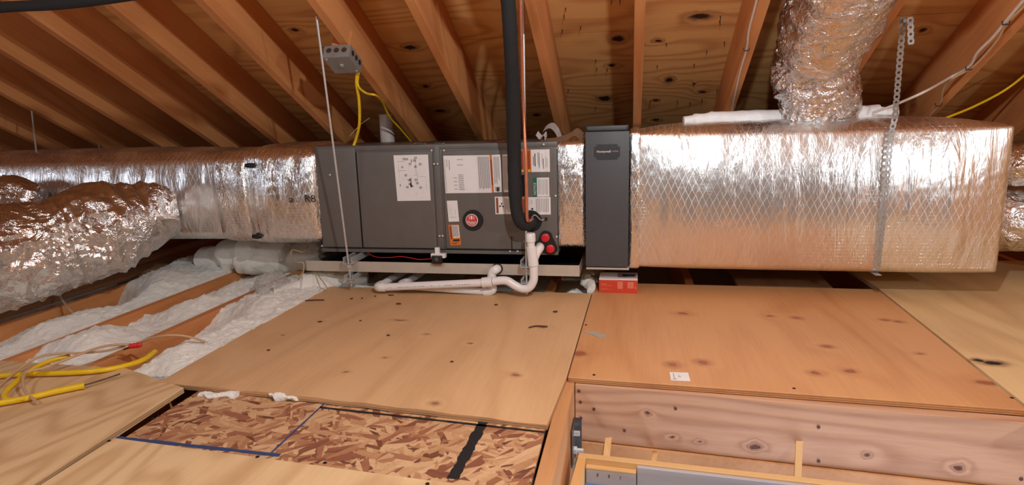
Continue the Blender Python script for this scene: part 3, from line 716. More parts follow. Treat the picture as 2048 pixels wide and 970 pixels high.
fv = thing('flexible_duct', 'upright crumpled foil flexible duct rising from the big duct to the roof', 'duct', (.735, 2.74, .68))
obj('lower_jacket', flex(up, lambda t: .132 + .012 * math.sin(t * 5), '', crump=.024, seed=24, seg=150, fq=1.5, mkmin=.7), m_flexv, fv, 30)
up2 = [Vector((.668, 2.51, .975)), Vector((.668, 2.42, 1.05)), Vector((.675, 2.24, 1.17)), Vector((.70, 2.0, 1.30)), Vector((.74, 1.7, 1.45))]
obj('upper_jacket', flex(up2, lambda t: .155 - .012 * math.exp(-t * 30), '', crump=.014, seed=34, seg=150, fq=1.0, mkmin=.2), m_flexv, fv, 30)
rt = [at_y(2008, 330, 2.95), at_y(2060, 330, 2.9), at_y(2200, 330, 2.8), at_y(2400, 330, 2.6)]
f3 = thing('flexible_duct', 'foil flexible duct behind the right end of the big duct, upper', 'duct', (1.7, 2.9, .3))
obj('foil_jacket', flex(rt, lambda t: .085, '', crump=.014, seed=44, seg=90), m_flex, f3, 30)
rt = [at_y(1985, 440, 3.0), at_y(2050, 440, 2.95), at_y(2200, 440, 2.85), at_y(2400, 440, 2.7)]
f4 = thing('flexible_duct', 'foil flexible duct behind the right end of the big duct, lower', 'duct', (1.7, 3.0, .1))
obj('foil_jacket', flex(rt, lambda t: .13, '', crump=.014, seed=54, seg=90), m_flex, f4, 30)
# white sleeves lying on the big duct
def sleeve(pts, rs, label):
    path = smooth_path(pts, 10); bm = tube(path, [rs[min(len(rs) - 1, int(i / len(path) * len(rs)))] for i in range(len(path))], 28)
    for v in bm.verts: v.co += Vector((0, 1, 1)) * fbm(v.co * 20, 3) * .004
    tag(obj('white_sleeve', bm, m_sleeve, None, True), label, 'sleeve', 'white sleeves on the big duct')
sleeve([at_y(1367, 241, 2.74), at_y(1400, 238, 2.75), at_y(1460, 236, 2.76), at_y(1520, 234, 2.76), at_y(1575, 233, 2.77)], [.018, .024, .028, .029, .030, .030], 'white sleeved roll lying on the big duct left of the upright flexible duct')
sleeve([at_y(1700, 226, 2.74), at_y(1750, 225, 2.76), at_y(1775, 225, 2.76), at_y(1794, 224, 2.76)], [.030, .030, .022, .018, .022], 'white sleeved roll on the big duct right of the upright flexible duct')

# ================================================================== AIR HANDLER
hx0, hx1 = at_y(637, 400, YF).x, at_y(1116, 400, YF).x
hz0, hz1 = at_y(880, 504, YF).z, at_y(880, 288, YF).z
ah = thing('air_handler', 'grey steel horizontal air handler covered in labels', 'air handler', ((hx0 + hx1) / 2, YF + .26, hz0))
bm = box(hx0, hx1, YF, YF + .52, hz0, hz1, .004)
obj('casing', bm, m_casing, ah, 40)
def panel(px0, px1, zt=None, zb=None, lab=None):
    a = at_y(px0, 400, YF).x; b = at_y(px1, 400, YF).x
    o = obj('access_panel', box(a, b, YF - .009, YF + .002, hz0 + .017 if zb is None else zb, hz1 - .028 if zt is None else zt, .005, 3), m_casing, ah, 40)
    return o
panel(640, 718, hz1 - .006); panel(721, 870); panel(889, 1115)
# slot shadow lines and rails
pxm = at_y(879, 400, YF).x
obj('centre_post', box(pxm - .016, pxm + .012, YF - .005, YF + .001, hz0 + .006, hz1 - .006, .002), m_casing, ah, 40)
obj('bottom_rail', box(hx0, hx1, YF - .012, YF + .001, hz0 - .004, hz0 + .012, .002), m_casing, ah, 40)
obj('top_rail', box(at_y(715, 400, YF).x, hx1, YF - .004, YF + .001, hz1 - .022, hz1 - .002, .002), m_casing, ah, 40)
obj('panel_gap', box(at_y(718, 400, YF).x, at_y(721, 400, YF).x, YF - .002, YF + .0005, hz0 + .014, hz1 - .03), m_cas_dark, ah)
obj('panel_gap', box(at_y(1021, 400, YF).x, at_y(1023, 400, YF).x, YF - .0095, YF - .0085, hz0 + .017, hz0 + .075), m_cas_dark, ah)
obj('panel_gap', box(at_y(650, 400, YF).x, at_y(1112, 400, YF).x, YF - .0125, YF - .0115, hz0 + .0125, hz0 + .0165), m_cas_dark, ah)
YP = YF - .009                                             # face of the raised panels
bm = B(); bmesh.ops.create_uvsphere(bm, u_segments=10, v_segments=6, radius=.0055)
for v in bm.verts: v.co.y *= .5
mes = bpy.data.meshes.new('screw'); bm.to_mesh(mes); bm.free(); mes.materials.append(m_zinc)
for q in mes.polygons: q.use_smooth = True
for (px, py) in ((868, 328), (875, 328), (879, 472), (885, 472), (1087, 289), (1111, 392), (1113, 474), (863, 301), (888, 301), (630 + 14, 492), (1020, 503), (1035, 503), (660, 350)):
    o = bpy.data.objects.new('screw', mes); C.objects.link(o); o.parent = ah; o.location = at_y(px, py, YP - .003) - ah.location
# ---- labels. (u,v) inside a label run 0..1 right and up
def label(name, c4, mat, prints, lab=None, txt=(), y=YP):
    P_ = [at_y(px, py, y) for px, py in c4]                    # TL, TR, BR, BL
    def uv(u_, v_, off=0):
        tpt = P_[0].lerp(P_[1], u_); bpt = P_[3].lerp(P_[2], u_); q = bpt.lerp(tpt, v_); return Vector((q.x, y - .0008 - off, q.z))
    bm = B(); f_ = [bm.verts.new(uv(a, b)) for a, b in ((0, 0), (1, 0), (1, 1), (0, 1))]; bb = [bm.verts.new(uv(a, b) + Vector((0, .0008, 0))) for a, b in ((0, 0), (1, 0), (1, 1), (0, 1))]
    bm.faces.new(f_); bm.faces.new(bb)
    for i in range(4): bm.faces.new((f_[i], f_[(i + 1) % 4], bb[(i + 1) % 4], bb[i]))
    o = obj('label', bm, mat, ah)
    if lab: o['label'] = lab
    bym = {}
    for (u0, v0, u1, v1, m_, *lay) in prints: bym.setdefault((m_.name, lay[0] if lay else 0), []).append((u0, v0, u1, v1, m_))
    for (mn, ly), L in bym.items():
        bm = B()
        for (u0, v0, u1, v1, m_) in L: bm.faces.new([bm.verts.new(uv(a, b, .0004 + ly * .0003)) for a, b in ((u0, v0), (u1, v0), (u1, v1), (u0, v1))])
        q_ = obj('print', bm, L[0][4], o)
        if len(L) > 1: q_['kind'] = 'stuff'
    for (s_, u_, v_, size, m_, rot) in txt:
        text(s_, 'lettering', m_, o, uv(u_, v_, .0012), size, rot, extr=.0002)
    return o, uv
def textrows_v(u0, u1, v0, v1, n, mat, ln=.75, thick=.45, rag=.35, lay=0):
    L = []; st = (u1 - u0) / n
    for i in range(n):
        a = u0 + st * i; L.append((a, v0 + (v1 - v0) * random.uniform(0, rag), a + st * thick, v1, mat, lay))
    return L
def textrows_h(u0, u1, v0, v1, n, mat, thick=.45, rag=.35, lay=0):
    L = []; st = (v1 - v0) / n
    for i in range(n):
        a = v0 + st * i; L.append((u0, a, u1 - (u1 - u0) * random.uniform(0, rag), a + st * thick, mat, lay))
    return L
random.seed(3)
# wiring diagram
lt_ = m_greyprint
pr = [(.1, .86, .32, .868, lt_), (.1, .66, .34, .668, lt_), (.12, .5, .125, .8, lt_), (.2, .72, .26, .76, lt_), (.5, .84, .52, .9, m_blackprint), (.12, .32, .14, .37, m_blackprint), (.62, .88, .63, .6, lt_), (.62, .6, .7, .605, lt_), (.56, .4, .66, .404, m_blackprint), (.655, .4, .66, .56, m_blackprint), (.56, .56, .66, .564, m_blackprint), (.42, .3, .48, .5, lt_), (.7, .52, .9, .526, lt_), (.9, .25, .905, .52, lt_)]
for i in range(46):
    a, b = random.uniform(.08, .9), random.uniform(.08, .92)
    pr.append((a, b, a + random.choice((.004, .08)) , b + random.choice((.003, .05)), lt_))
label('wiring', ((787, 310.6), (856, 309), (861.5, 401), (795, 402)), m_paper, pr, 'white wiring-diagram sheet')
# large rating sheet with orange stripe
pr = [(.02, .02, .03, .9, lt_), (.06, .7, .075, .9, lt_), (.11, .62, .13, .88, m_greyprint)] + textrows_h(.30, .42, .08, .52, 9, lt_, .5, .1) + textrows_h(.2, .27, .1, .5, 4, lt_, .2, .1) + [(.29, .88, .42, .9, lt_), (.29, .74, .42, .76, lt_)] + textrows_v(.74, .99, .04, .96, 7, m_greyprint, thick=.7, rag=.1) + [(.36, .1, .48, .105, lt_)]
label('rating', ((886.5, 311.5), (979, 310), (984, 385.5), (891.5, 386.5)), m_paper, pr, 'large white rating sheet')
label('stripe', ((979.2, 310), (1001, 309), (1003.5, 384), (984, 385)), m_paper, [(0, 0, .2, 1, m_orange), (.02, .2, .17, .88, m_brownred, 1)] + textrows_v(.32, .9, .2, .95, 5, m_greyprint, thick=.6, rag=.3) + [(.35, .03, .85, .15, m_greyprint), (.5, .02, .75, .13, m_blackprint, 1)], 'orange-striped warning strip')
label('strip', ((1004.5, 309), (1019, 308.5), (1021, 384), (1007, 384.5)), m_paper, textrows_v(.08, .95, .04, .96, 5, m_greyprint, thick=.75, rag=.05), 'narrow sheet of small grey print')
label('small', ((893.5, 401.5), (914.5, 401), (918.5, 443), (897.5, 443.5)), m_paper, [(.15, .35, .17, .8, lt_), (.35, .3, .37, .7, lt_), (.15, .2, .8, .22, lt_), (.7, .3, .72, .6, lt_)], 'small blank white label')
label('caution', ((896.5, 449.5), (918, 449), (922.5, 490), (901, 491)), m_orange, [(.1, .3, .25, .92, m_brownred, 1), (.33, .36, .95, .97, m_paper)] + [(a, b, c, d, e, 1) for (a, b, c, d, e, *_) in textrows_v(.38, .92, .4, .95, 5, m_blackprint, thick=.4, rag=.1)] + [(.3, .19, .9, .29, m_blackprint), (.2, .09, .32, .13, m_blackprint), (.36, .06, .48, .1, m_blackprint), (.5, .09, .62, .13, m_blackprint)], 'small orange caution label')
o_, uv = label('fan', ((989.5, 393.5), (1022, 393), (1024, 428), (991, 428.5)), m_paper, [(.07, .06, .2, .94, m_brownred)] + textrows_v(.6, .98, .1, .9, 5, m_greyprint, thick=.6, rag=.2), 'orange-edged label with a fan symbol')
c = uv(.4, .5, .0006)
for k in range(3):
    a = PI / 2 + k * 2 * PI / 3; bm = B(); d = Vector((math.cos(a), 0, math.sin(a))); e = Vector((-d.z, 0, d.x))
    bm.faces.new([bm.verts.new(q) for q in (c + d * .002 - e * .001, c + d * .011 - e * .005, c + d * .012 + e * .002, c + d * .002 + e * .002)]); obj('print', bm, m_blackprint, o_)
label('warning', ((1038.5, 299.5), (1099, 298.5), (1100, 343.5), (1040, 344.5)), m_paper, [(0, .0, .385, 1, m_orange), (.02, .14, .12, .95, m_brownred, 1), (.25, .14, .35, .95, m_brownred, 1), (.02, .02, .12, .1, m_yellowp, 1), (.27, .02, .35, .1, m_yellowp, 1)] + [(.45, .3, .47, .7, m_blackprint), (.5, .25, .53, .82, m_blackprint), (.6, .35, .62, .88, m_greyprint), (.64, .2, .66, .85, m_blackprint), (.74, .3, .76, .8, m_greyprint), (.78, .14, .80, .6, m_blackprint), (.86, .2, .875, .7, m_greyprint), (.9, .2, .92, .6, m_greyprint)], 'orange and white warning label')
label('notice', ((1065.5, 356), (1073.5, 355.5), (1074, 393), (1066.5, 393.5)), m_green, [], 'green strip reading NOTICE', [('NOTICE', .5, .42, .0145, m_paper, PI / 2)])
label('notice_sheet', ((1073.7, 355.5), (1098, 355), (1099, 393), (1074.2, 393.3)), m_paper, textrows_v(.1, .95, .08, .92, 8, m_greyprint, thick=.45, rag=.1), 'white notice sheet')
label('instructions', ((1043, 394.5), (1101, 393.8), (1101.5, 429), (1044, 429.5)), m_paper, [(.0, .0, .14, 1, m_orange), (.03, .1, .12, .9, m_brownred, 1), (.33, .28, .4, .38, m_blackprint), (.28, .5, .29, .9, m_greyprint), (.34, .6, .36, .85, m_greyprint)] + textrows_v(.5, .96, .1, .92, 8, m_greyprint, thick=.5, rag=.1), 'instruction label with an orange edge')
# round badge on its black ring
c = at_y(946, 440.5, YP)
def disc(bm, c, r0, y0, y1, seg=40, dome=0):
    return add_tube(bm, [(c.x, y1, c.z), (c.x, y0, c.z)], [r0, r0 * .96], seg)
bd = obj('badge_ring', disc(B(), c, .0465, YP - .008, YP), m_cab_black, ah, 40)
obj('badge_rim', disc(B(), c + Vector((-.003, 0, .0015)), .0285, YP - .0105, YP - .006), m_paper, bd, 40)
obj('badge_face', disc(B(), c + Vector((-.003, 0, .0015)), .0255, YP - .0115, YP - .010), m_redp, bd, 40)
text('Rheem', 'lettering', m_paper, bd, (c.x - .003, YP - .0121, c.z - .006), .015, 0)
bm = B(); cc = c + Vector((-.003, 0, .0015))
for (a0, a1, b0, b1) in ((-.012, -.009, .004, .018), (-.004, .004, .004, .02), (.009, .012, .004, .018), (-.016, .016, -.015, -.0135), (-.012, .012, -.019, -.0175)):
    bm.faces.new([bm.verts.new((cc.x + q[0], YP - .0120, cc.z + q[1])) for q in ((a0, b0), (a1, b0), (a1, b1), (a0, b1))])
obj('badge_emblem', bm, m_paper, bd)
# grommet where the refrigerant pipes enter, drain plate with red caps
g = at_y(1062, 442, YP)
obj('grommet', disc(B(), g, .048, YP - .006, YP + .001), m_rubber, ah, 40)
pa, pb, pc = at_y(1092, 474, YP), at_y(1102, 496, YP), at_y(1078, 492, YP)
bm = B()
for q in (pa, pb): disc(bm, q, .028, YP - .012, YP)
disc(bm, pc, .024, YP - .0115, YP)
hull = [pc + Vector((-.02, 0, -.012)), pb + Vector((.0, 0, -.0275)), pb + Vector((.026, 0, .01)), pa + Vector((.02, 0, .018)), pa + Vector((-.02, 0, .018))]
add = prism([(q.x, q.z) for q in hull], YP - .0118, YP)
for v in add.verts: v.co = Vector((v.co.x, v.co.z, v.co.y))
me_ = bpy.data.meshes.new('t'); add.to_mesh(me_); bm.from_mesh(me_); add.free()
dp = obj('drain_plate', bm, m_cab_black, ah, 40)
for q in (pa, pb):
    o = obj('drain_cap', tube([(q.x, YP - .011, q.z), (q.x, YP - .024, q.z), (q.x, YP - .026, q.z)], [.018, .018, .014], 24), m_redcap, dp, 40); o['label'] = 'red round drain cap'
# debris of foil on top
for (px, py, s_) in ((840, 289, .05), (880, 287, .04), (1000, 286, .035)):
    c = at_y(px, py, YF + .02); c.z = hz1
    bm = B(); bmesh.ops.create_grid(bm, x_segments=8, y_segments=5, size=1)
    for v in bm.verts: v.co = Vector((c.x + v.co.x * s_ * .6, c.y + .02 + v.co.y * .02, c.z + .002 + .008 * abs(noise.noise(v.co * 3 + c * 9))))
    bmesh.ops.solidify(bm, geom=bm.faces[:], thickness=.0008)
    tag(obj('foil_scrap', bm, m_foil2 if px != 1000 else m_orange), {840: 'crumpled foil scrap on the grey unit near the wiring sheet', 880: 'crumpled foil scrap on the grey unit above the centre post', 1000: 'orange scrap on the grey unit left of the black pipe'}[px], 'scrap')

# ---- refrigerant lines
Yl = 2.46
sp = [Vector((-.335, 1.5, 1.46)), Vector((-.385, 1.85, 1.29)), at_y(1008, -40, 2.14), at_y(1016, 0, 2.18), at_y(1022, 100, 2.26), at_y(1026, 200, 2.36), at_y(1028, 300, Yl - .01), at_y(1030, 370, Yl), at_y(1033, 420, Yl), at_y(1042, 445, Yl + .005), at_y(1056, 449, Yl + .04), at_y(1063, 444, YP + .0)]
sp = smooth_path(sp, 8)
def rfoam(i, k, r0, p, d_): return r0 + .0016 * noise.noise(p * 30) + (.002 if 40 < i < 60 else 0)
su = thing('insulated_pipe', 'thick black foam-covered refrigerant pipe coming down in front of the grey unit', 'pipe', tuple(sp[-1]))
obj('foam_cover', tube(sp, .0262, 28, True, rfoam), m_foam, su, 40)
obj('foam_joint', tube([sp[56] - (sp[57] - sp[56]).normalized() * .002, sp[56] + (sp[57] - sp[56]).normalized() * .002], .0288, 28), m_rubber, su, 40)
obj('foam_lip', tube([at_y(1046, 350, 2.478), at_y(1047, 372, 2.475), at_y(1046, 392, 2.478)], [.006, .012, .007], 12), m_foam, su, True)
cp = [Vector((-.285, 1.5, 1.45)), Vector((-.325, 1.85, 1.28)), at_y(1041, -30, 2.18), at_y(1041, 20, 2.24), at_y(1042, 70, 2.29), at_y(1046, 200, 2.42), at_y(1051, 310, 2.425), at_y(1053, 390, 2.43), at_y(1054, 434, 2.44), at_y(1056, 442, 2.46), at_y(1062, 441, 2.50), at_y(1068, 437, YP)]
tag(obj('copper_pipe', tube(smooth_path(cp, 7), .0068, 12), m_copper, None, True), 'thin bare copper pipe beside the black foam-covered pipe', 'pipe')
tag(obj('thin_wire', tube(smooth_path([at_y(1062, 437, 2.53), at_y(1070, 430, 2.53), at_y(1082, 440, 2.55), at_y(1091, 438, YP)], 6), .0016, 6), m_greypvc, None, True), 'thin pale wire looping to a black plug by the pipe grommet', 'wire')
c = at_y(1092, 438, YP); obj('plug', disc(B(), c, .007, YP - .006, YP), m_rubber, ah, 40)

# ================================================================== FILTER CABINET
YC = 2.55
cx0, cx1 = at_y(1171, 400, YC).x, at_y(1257.5, 400, YC).x
cz0, cz1, czt = at_y(1215, 534, YC).z, at_y(1215, 263, YC).z, at_y(1215, 251, YC).z
fc = thing('filter_cabinet', 'tall charcoal air filter cabinet between the foil ducts', 'filter cabinet', ((cx0 + cx1) / 2, YC + .25, cz0 - .012))
obj('cabinet_door', box(cx0, cx1, YC, YC + .03, cz0, cz1, .003), m_cab, fc, 40)
o = obj('cabinet_body', box(cx0 + .004, cx1 - .004, YC + .031, YC + .5, cz0 - .004, cz1 + .002, .003), m_cab_black, fc, 40)
obj('door_lip', box(cx0 + .002, cx1 - .004, YC + .006, YC + .05, cz1 + .0005, czt, .003), m_cab_black, fc, 40)
obj('lip_front', box(cx0 + .008, cx1 - .012, YC + .003, YC + .008, cz1 + .006, czt - .003, .001), m_cab, fc, 40)
o = obj('bottom_flange', box(cx0 + .002, cx1 + .004, YC + .004, YC + .45, cz0 - .013, cz0 - .0045, .001), m_galv, fc, 40); o['label'] = 'bare metal bottom flange'
r0 = face_rect(1188, 289, 1240, 319, YC)
bm = box(r0[0], r0[1], YC - .0015, YC + .001, r0[2], r0[3], 0)
bmesh.ops.bevel(bm, geom=[e for e in bm.edges if abs(e.verts[0].co.y - e.verts[1].co.y) > .001], offset=.01, segments=5, affect='EDGES')
pn = obj('badge_plate', bm, plain('dark_plate', (54, 54, 57), .4), fc)
xm = (r0[0] + r0[1]) / 2; zm = at_y(1212, 303, YC).z
text('Honeywell', 'lettering', m_paper, pn, (xm - .013, YC - .0022, zm), .0135, 0)
text('HOME', 'lettering', m_greyprint, pn, (xm + .034, YC - .0022, zm), .0085, 0)

# ================================================================== DRAIN PAN, HANGERS
YD = 2.52
qx0, qx1 = at_y(612, 527, YD).x, at_y(1159, 540, YD).x; pz0, pz1 = at_y(880, 547, YD).z, at_y(880, 526, YD).z
pan = thing('drain_pan', 'shallow galvanised drain pan hung under the grey unit', 'pan', ((qx0 + qx1) / 2, YD + .33, pz0))
t = .0015
obj('pan_bottom', box(qx0, qx1, YD, YD + .66, pz0, pz0 + t), m_galv, pan)
obj('front_wall', box(qx0, qx1, YD, YD + t, pz0 + t, pz1), m_galv, pan)
obj('back_wall', box(qx0, qx1, YD + .66 - t, YD + .66, pz0 + t, pz1), m_galv, pan)
obj('side_wall', box(qx0, qx0 + t, YD + t, YD + .66 - t, pz0 + t, pz1), m_galv, pan)
obj('side_wall', box(qx1 - t, qx1, YD + t, YD + .66 - t, pz0 + t, pz1), m_galv, pan)
obj('black_inside', box(qx0 + .004, qx1 - .004, YD + .004, YD + .655, pz0 + t + .001, pz0 + t + .004), m_rubber, pan)  # thin black sheet covering the inside of the pan bottom
def channel(x, z, label, h=.02, wd=.04):
    bm = B(); add_box(bm, x - wd / 2, x + wd / 2, 2.46, 3.2, z, z + .0025); add_box(bm, x - wd / 2, x - wd / 2 + .0025, 2.46, 3.2, z + .0025, z + h); add_box(bm, x + wd / 2 - .0025, x + wd / 2, 2.46, 3.2, z + .0025, z + h)
    for k in range(6): add_box(bm, x - wd / 2 + .0025, x - wd / 2 + .009, 2.47 + k * .12, 2.56 + k * .12, z + h - .003, z + h)
    tag(obj('support_channel', bm, m_zinc), label, 'channel', 'steel channels carrying the unit')
xr1 = at_y(694, 500, 2.49).x; xr2 = at_y(1052, 500, 2.49).x
channel(xr1 + .012, pz1 + .001, 'steel channel under the left end of the grey unit, above the pan rim', hz0 - pz1 - .006); channel(xr1 + .012, pz0 - .023, 'steel channel under the left end of the drain pan')
channel(xr2 + .0, pz1 + .001, 'steel channel under the right end of the grey unit, above the pan rim', hz0 - pz1 - .006); channel(xr2 + .0, pz0 - .023, 'steel channel under the right end of the drain pan')
def rod(a, b, label, nuts=(), r=.0048):
    a, b = Vector(a), Vector(b)
    tr_ = thing('threaded_rod', label, 'rod', tuple(b), 'threaded hanger rods')
    L = (a - b).length; n = int(L / .004)
    obj('shank', tube([a.lerp(b, i / n) for i in range(n + 1)], [r if i % 2 else r * .9 for i in range(n + 1)], 8), m_zinc, tr_, True)
    for z in nuts:
        f = (a.z - z) / (a.z - b.z); c = a.lerp(b, f); d = (a - b).normalized()
        obj('nut', tube([c - d * .005, c + d * .005], .011, 6), m_zinc, tr_)
        obj('washer', tube([c - d * .0065, c - d * .0052], .016, 14), m_zinc, tr_)
a1 = at_roof(634, 44); rod((a1.x, a1.y, a1.z + .02), at_y(703, 572, 2.49), 'threaded rod crossing the left part of the grey unit', (pz1 - .006, pz0 - .03))
rod(at_y(1046.5, -12, 2.452), at_y(1053.5, 588, 2.49), 'threaded rod beside the copper pipe and the white trap', (pz1 - .006, pz0 - .03))
for (p, q, lab) in (((64, 224), (86, 420), 'thin hanger rod at the far left crossing the foil trunk'), ((198, 292), (204, 330), 'short hanger rod showing above the far left trunk')):
    a_ = at_roof(*p); rod((a_.x, a_.y, a_.z + .02), at_y(q[0], q[1], YF - .04) if p[0] == 64 else at_y(q[0], q[1], YF + .2), lab, r=.004)
# float switch clipped on the pan
fs = thing('float_switch', 'white and black float switch clipped on the drain pan rim', 'switch', tuple(at_y(877, 530, YD - .01)))
r0 = face_rect(862, 507, 891, 516, YD - .006); obj('clip', box(r0[0], r0[1], YD - .012, YD + .014, r0[2], r0[3], .002), m_pvc, fs)
r0 = face_rect(870, 495, 879, 508, YD); obj('stem', box(r0[0], r0[1], YD - .006, YD + .012, r0[2], r0[3], .002), m_pvc, fs)
r0 = face_rect(864, 511, 885, 527, YD - .014); obj('switch_body', box(r0[0], r0[1], YD - .026, YD - .0005, r0[2], r0[3], .003), m_cab_black, fs)
c = at_y(873, 519, YD - .03); obj('dial', disc(B(), c, .010, YD - .029, YD - .026, 20), m_dkzinc, fs, 40)
r0 = face_rect(864, 527, 886, 534, YD - .014); obj('bracket', box(r0[0], r0[1], YD - .004, YD - .0005, r0[2], r0[3]), m_tape, fs)
tag(obj('red_wire', tube(smooth_path([at_y(735, 506, YD + .06), at_y(752, 514, YD + .03), at_y(780, 515, YD + .005), at_y(800, 513, YD), at_y(822, 516, YD - .003), at_y(840, 519, YD - .004), at_y(866, 517, YD - .012)], 6), .0018, 6), m_redwire, None, True), 'thin red wire running along the pan rim to the float switch', 'wire')

# ================================================================== WHITE DRAIN PIPES
YT = 2.47; rp_ = .0162; rc = .0205
tp = thing('drain_trap', 'white plastic condensate trap with capped cleanout and long pipe in front of the pan', 'pipe', tuple(at_y(1045, 590, YT)))
def pp(px, py, y=YT): return at_y(px, py, y)
o = obj('cleanout_cap', tube([pp(1061, 466), pp(1061, 468), pp(1061.5, 483)], [.017, .0205, .0205], 24), m_pvc, tp, 40)
obj('riser_pipe', tube([pp(1061.5, 482), pp(1062.5, 498)], .0165, 24), m_pvc, tp, 40)
tee = B(); add_tube(tee, [pp(1063, 494), pp(1067, 531)], .0225, 24)
add_tube(tee, smooth_path([pp(1067, 520, YT + .01), pp(1073, 506, YT + .015), pp(1079, 497, YT + .035), pp(1080, 494, YT + .06)], 6), .0185, 24)
obj('wye_fitting', tee, m_pvc, tp, 40)
obj('branch_pipe', tube([pp(1080, 494, YT + .055), pp(1079, 492, YP - .01)], .0165, 24), m_pvc, tp, 40)
obj('trap_bend', tube(smooth_path([pp(1067, 529), pp(1067.5, 545), pp(1066.5, 562), pp(1058, 575), pp(1045, 577), pp(1030, 571), pp(1016, 562.5), pp(1003, 561), pp(986, 563)], 7), .0182, 24), m_pvc, tp, 40)
obj('coupling', tube([pp(985, 563.5), pp(965, 565.5)], .0225, 24), m_pvc, tp, 40)
obj('long_pipe', tube([pp(966, 565.5), pp(768, 574.5)], .0172, 24), m_pvc, tp, 40)
obj('end_elbow', tube(smooth_path([pp(770, 574.5), pp(759, 574.5), pp(757, 573, YT + .02), pp(762, 570, YT + .05)], 5), .0205, 24), m_pvc, tp, 40)
obj('return_pipe', tube([pp(762, 570, YT + .045), pp(762, 570, YT + .045) + Vector((.02, .45, .0))], .0165, 20), m_pvc, tp, 40)
bm = B(); random.seed(5)
for k in range(34):
    f = k / 34; c = pp(966, 565.5).lerp(pp(768, 574.5), .03 + f * .94); w_ = random.uniform(.002, .006)
    if random.random() < .7: add_box(bm, c.x - w_, c.x + w_, c.y - .0176, c.y - .0172, c.z - .001, c.z + .0018)
obj('printed_text', bm, m_greyprint, tp)['kind'] = 'stuff'
Y2 = 2.505
t2 = thing('pan_drain_pipe', 'second white drain pipe from the pan, lying behind the trap pipe', 'pipe', tuple(at_y(985, 590, Y2)))
c = at_y(995, 537, YD)
obj('gasket', tube([(c.x, YD - .0005, c.z), (c.x, YD - .006, c.z)], .024, 24), m_rubber, t2, 40)
obj('pan_elbow', tube(smooth_path([(c.x, YD - .004, c.z), (c.x - .004, YD - .022, c.z), at_y(985, 544, Y2 - .005), at_y(983, 556, Y2 - .003)], 7), .0195, 24), m_pvc, t2, 40)
obj('drop_pipe', tube([at_y(983, 554, Y2 - .003), at_y(983.5, 572, Y2)], .0155, 20), m_pvc, t2, 40)
obj('bottom_elbow', tube(smooth_path([at_y(984, 570, Y2), at_y(985, 579, Y2), at_y(978, 583, Y2), at_y(968, 583.5, Y2)], 6), .0195, 24), m_pvc, t2, 40)
obj('long_pipe', tube([at_y(970, 583, Y2), at_y(815, 572, Y2)], .0165, 24), m_pvc, t2, 40)
obj('end_elbow', tube(smooth_path([at_y(822, 572, Y2), at_y(806, 571, Y2), at_y(804, 568, Y2 + .025), at_y(812, 565, Y2 + .055)], 5), .0195, 24), m_pvc, t2, 40)
obj('return_pipe', tube([at_y(812, 565, Y2 + .05), at_y(812, 565, Y2 + .05) + Vector((.02, .42, .0))], .0155, 20), m_pvc, t2, 40)
# vent pipe behind the unit
c = at_y(776, 290, 3.16); 
tag(obj('vent_pipe', tube([(c.x, 3.16, .35), (c.x, 3.16, .80)], .038, 28), m_greypvc, None, 40), 'pale vent pipe standing behind the grey unit', 'pipe')

# ================================================================== STRAP on the big duct
def strap(path, wdir, label, n=.023, wd=.0235):
    pts = [Vector(p) for p in path]; L = [0]
    for i in range(1, len(pts)): L.append(L[-1] + (pts[i] - pts[i - 1]).length)
    cells = int(L[-1] / n); bm = B(); W = Vector(wdir).normalized()
    def pos(t):
        t = max(0, min(L[-1], t))
        for k in range(len(L) - 1):
            if t <= L[k + 1] or k == len(L) - 2: return pts[k].lerp(pts[k + 1], (t - L[k]) / (L[k + 1] - L[k]))
    for c in range(cells):
        t0 = c * n
        def P_(a, b): return pos(t0 + a * n) + W * (b * wd / 2)
        outer = [(0, -.72), (.25, -.95), (.5, -1), (.75, -.95), (1, -.72), (1, .72), (.75, .95), (.5, 1), (.25, .95), (0, .72)]
        inner = [(.30, -.22), (.38, -.36), (.5, -.42), (.62, -.36), (.70, -.22), (.70, .22), (.62, .36), (.5, .42), (.38, .36), (.30, .22)]
        vo = [bm.verts.new(P_(*q)) for q in outer]; vi = [bm.verts.new(P_(*q)) for q in inner]
        for k in range(10): bm.faces.new((vo[k], vo[(k + 1) % 10], vi[(k + 1) % 10], vi[k]))
    bmesh.ops.solidify(bm, geom=bm.faces[:], thickness=.001)
    return bm
st = thing('perforated_strap', 'perforated steel hanger strap around the big foil duct', 'strap', tuple(at_y(1755, 545, YF)))
s0 = at_roof(1807, 33)
s0 = Vector((s0.x, s0.y, s0.z - .003))
path = [s0, at_y(1790, 236, YF - .022), at_y(1785, 256, YF - .022), at_y(1780, 290, YF - .038), at_y(1775, 340, YF - .050), at_y(1770, 400, YF - .054), at_y(1765, 450, YF - .049), at_y(1759, 500, YF - .036), at_y(1755, 541, YF - .014)]
obj('strap_band', strap(path, (1, .12, 0), ''), m_zinc, st)
obj('strap_tail', strap([s0 + Vector((.02, -.003, .0)), s0 + Vector((.03, -.01, -.11))], (1, .2, .1), ''), m_zinc, st)
obj('strap_underside', box(at_y(1755, 541, YF).x - .012, at_y(1755, 541, YF).x + .012, YF - .014, YF + .49, dz0 - .013, dz0 - .0115), m_zinc, st)
bm = tube([s0 + Vector((.003, -.008, -.012)), s0 + Vector((.003, .0, -.012))], .007, 6); obj('screw_head', bm, m_dkzinc, st)

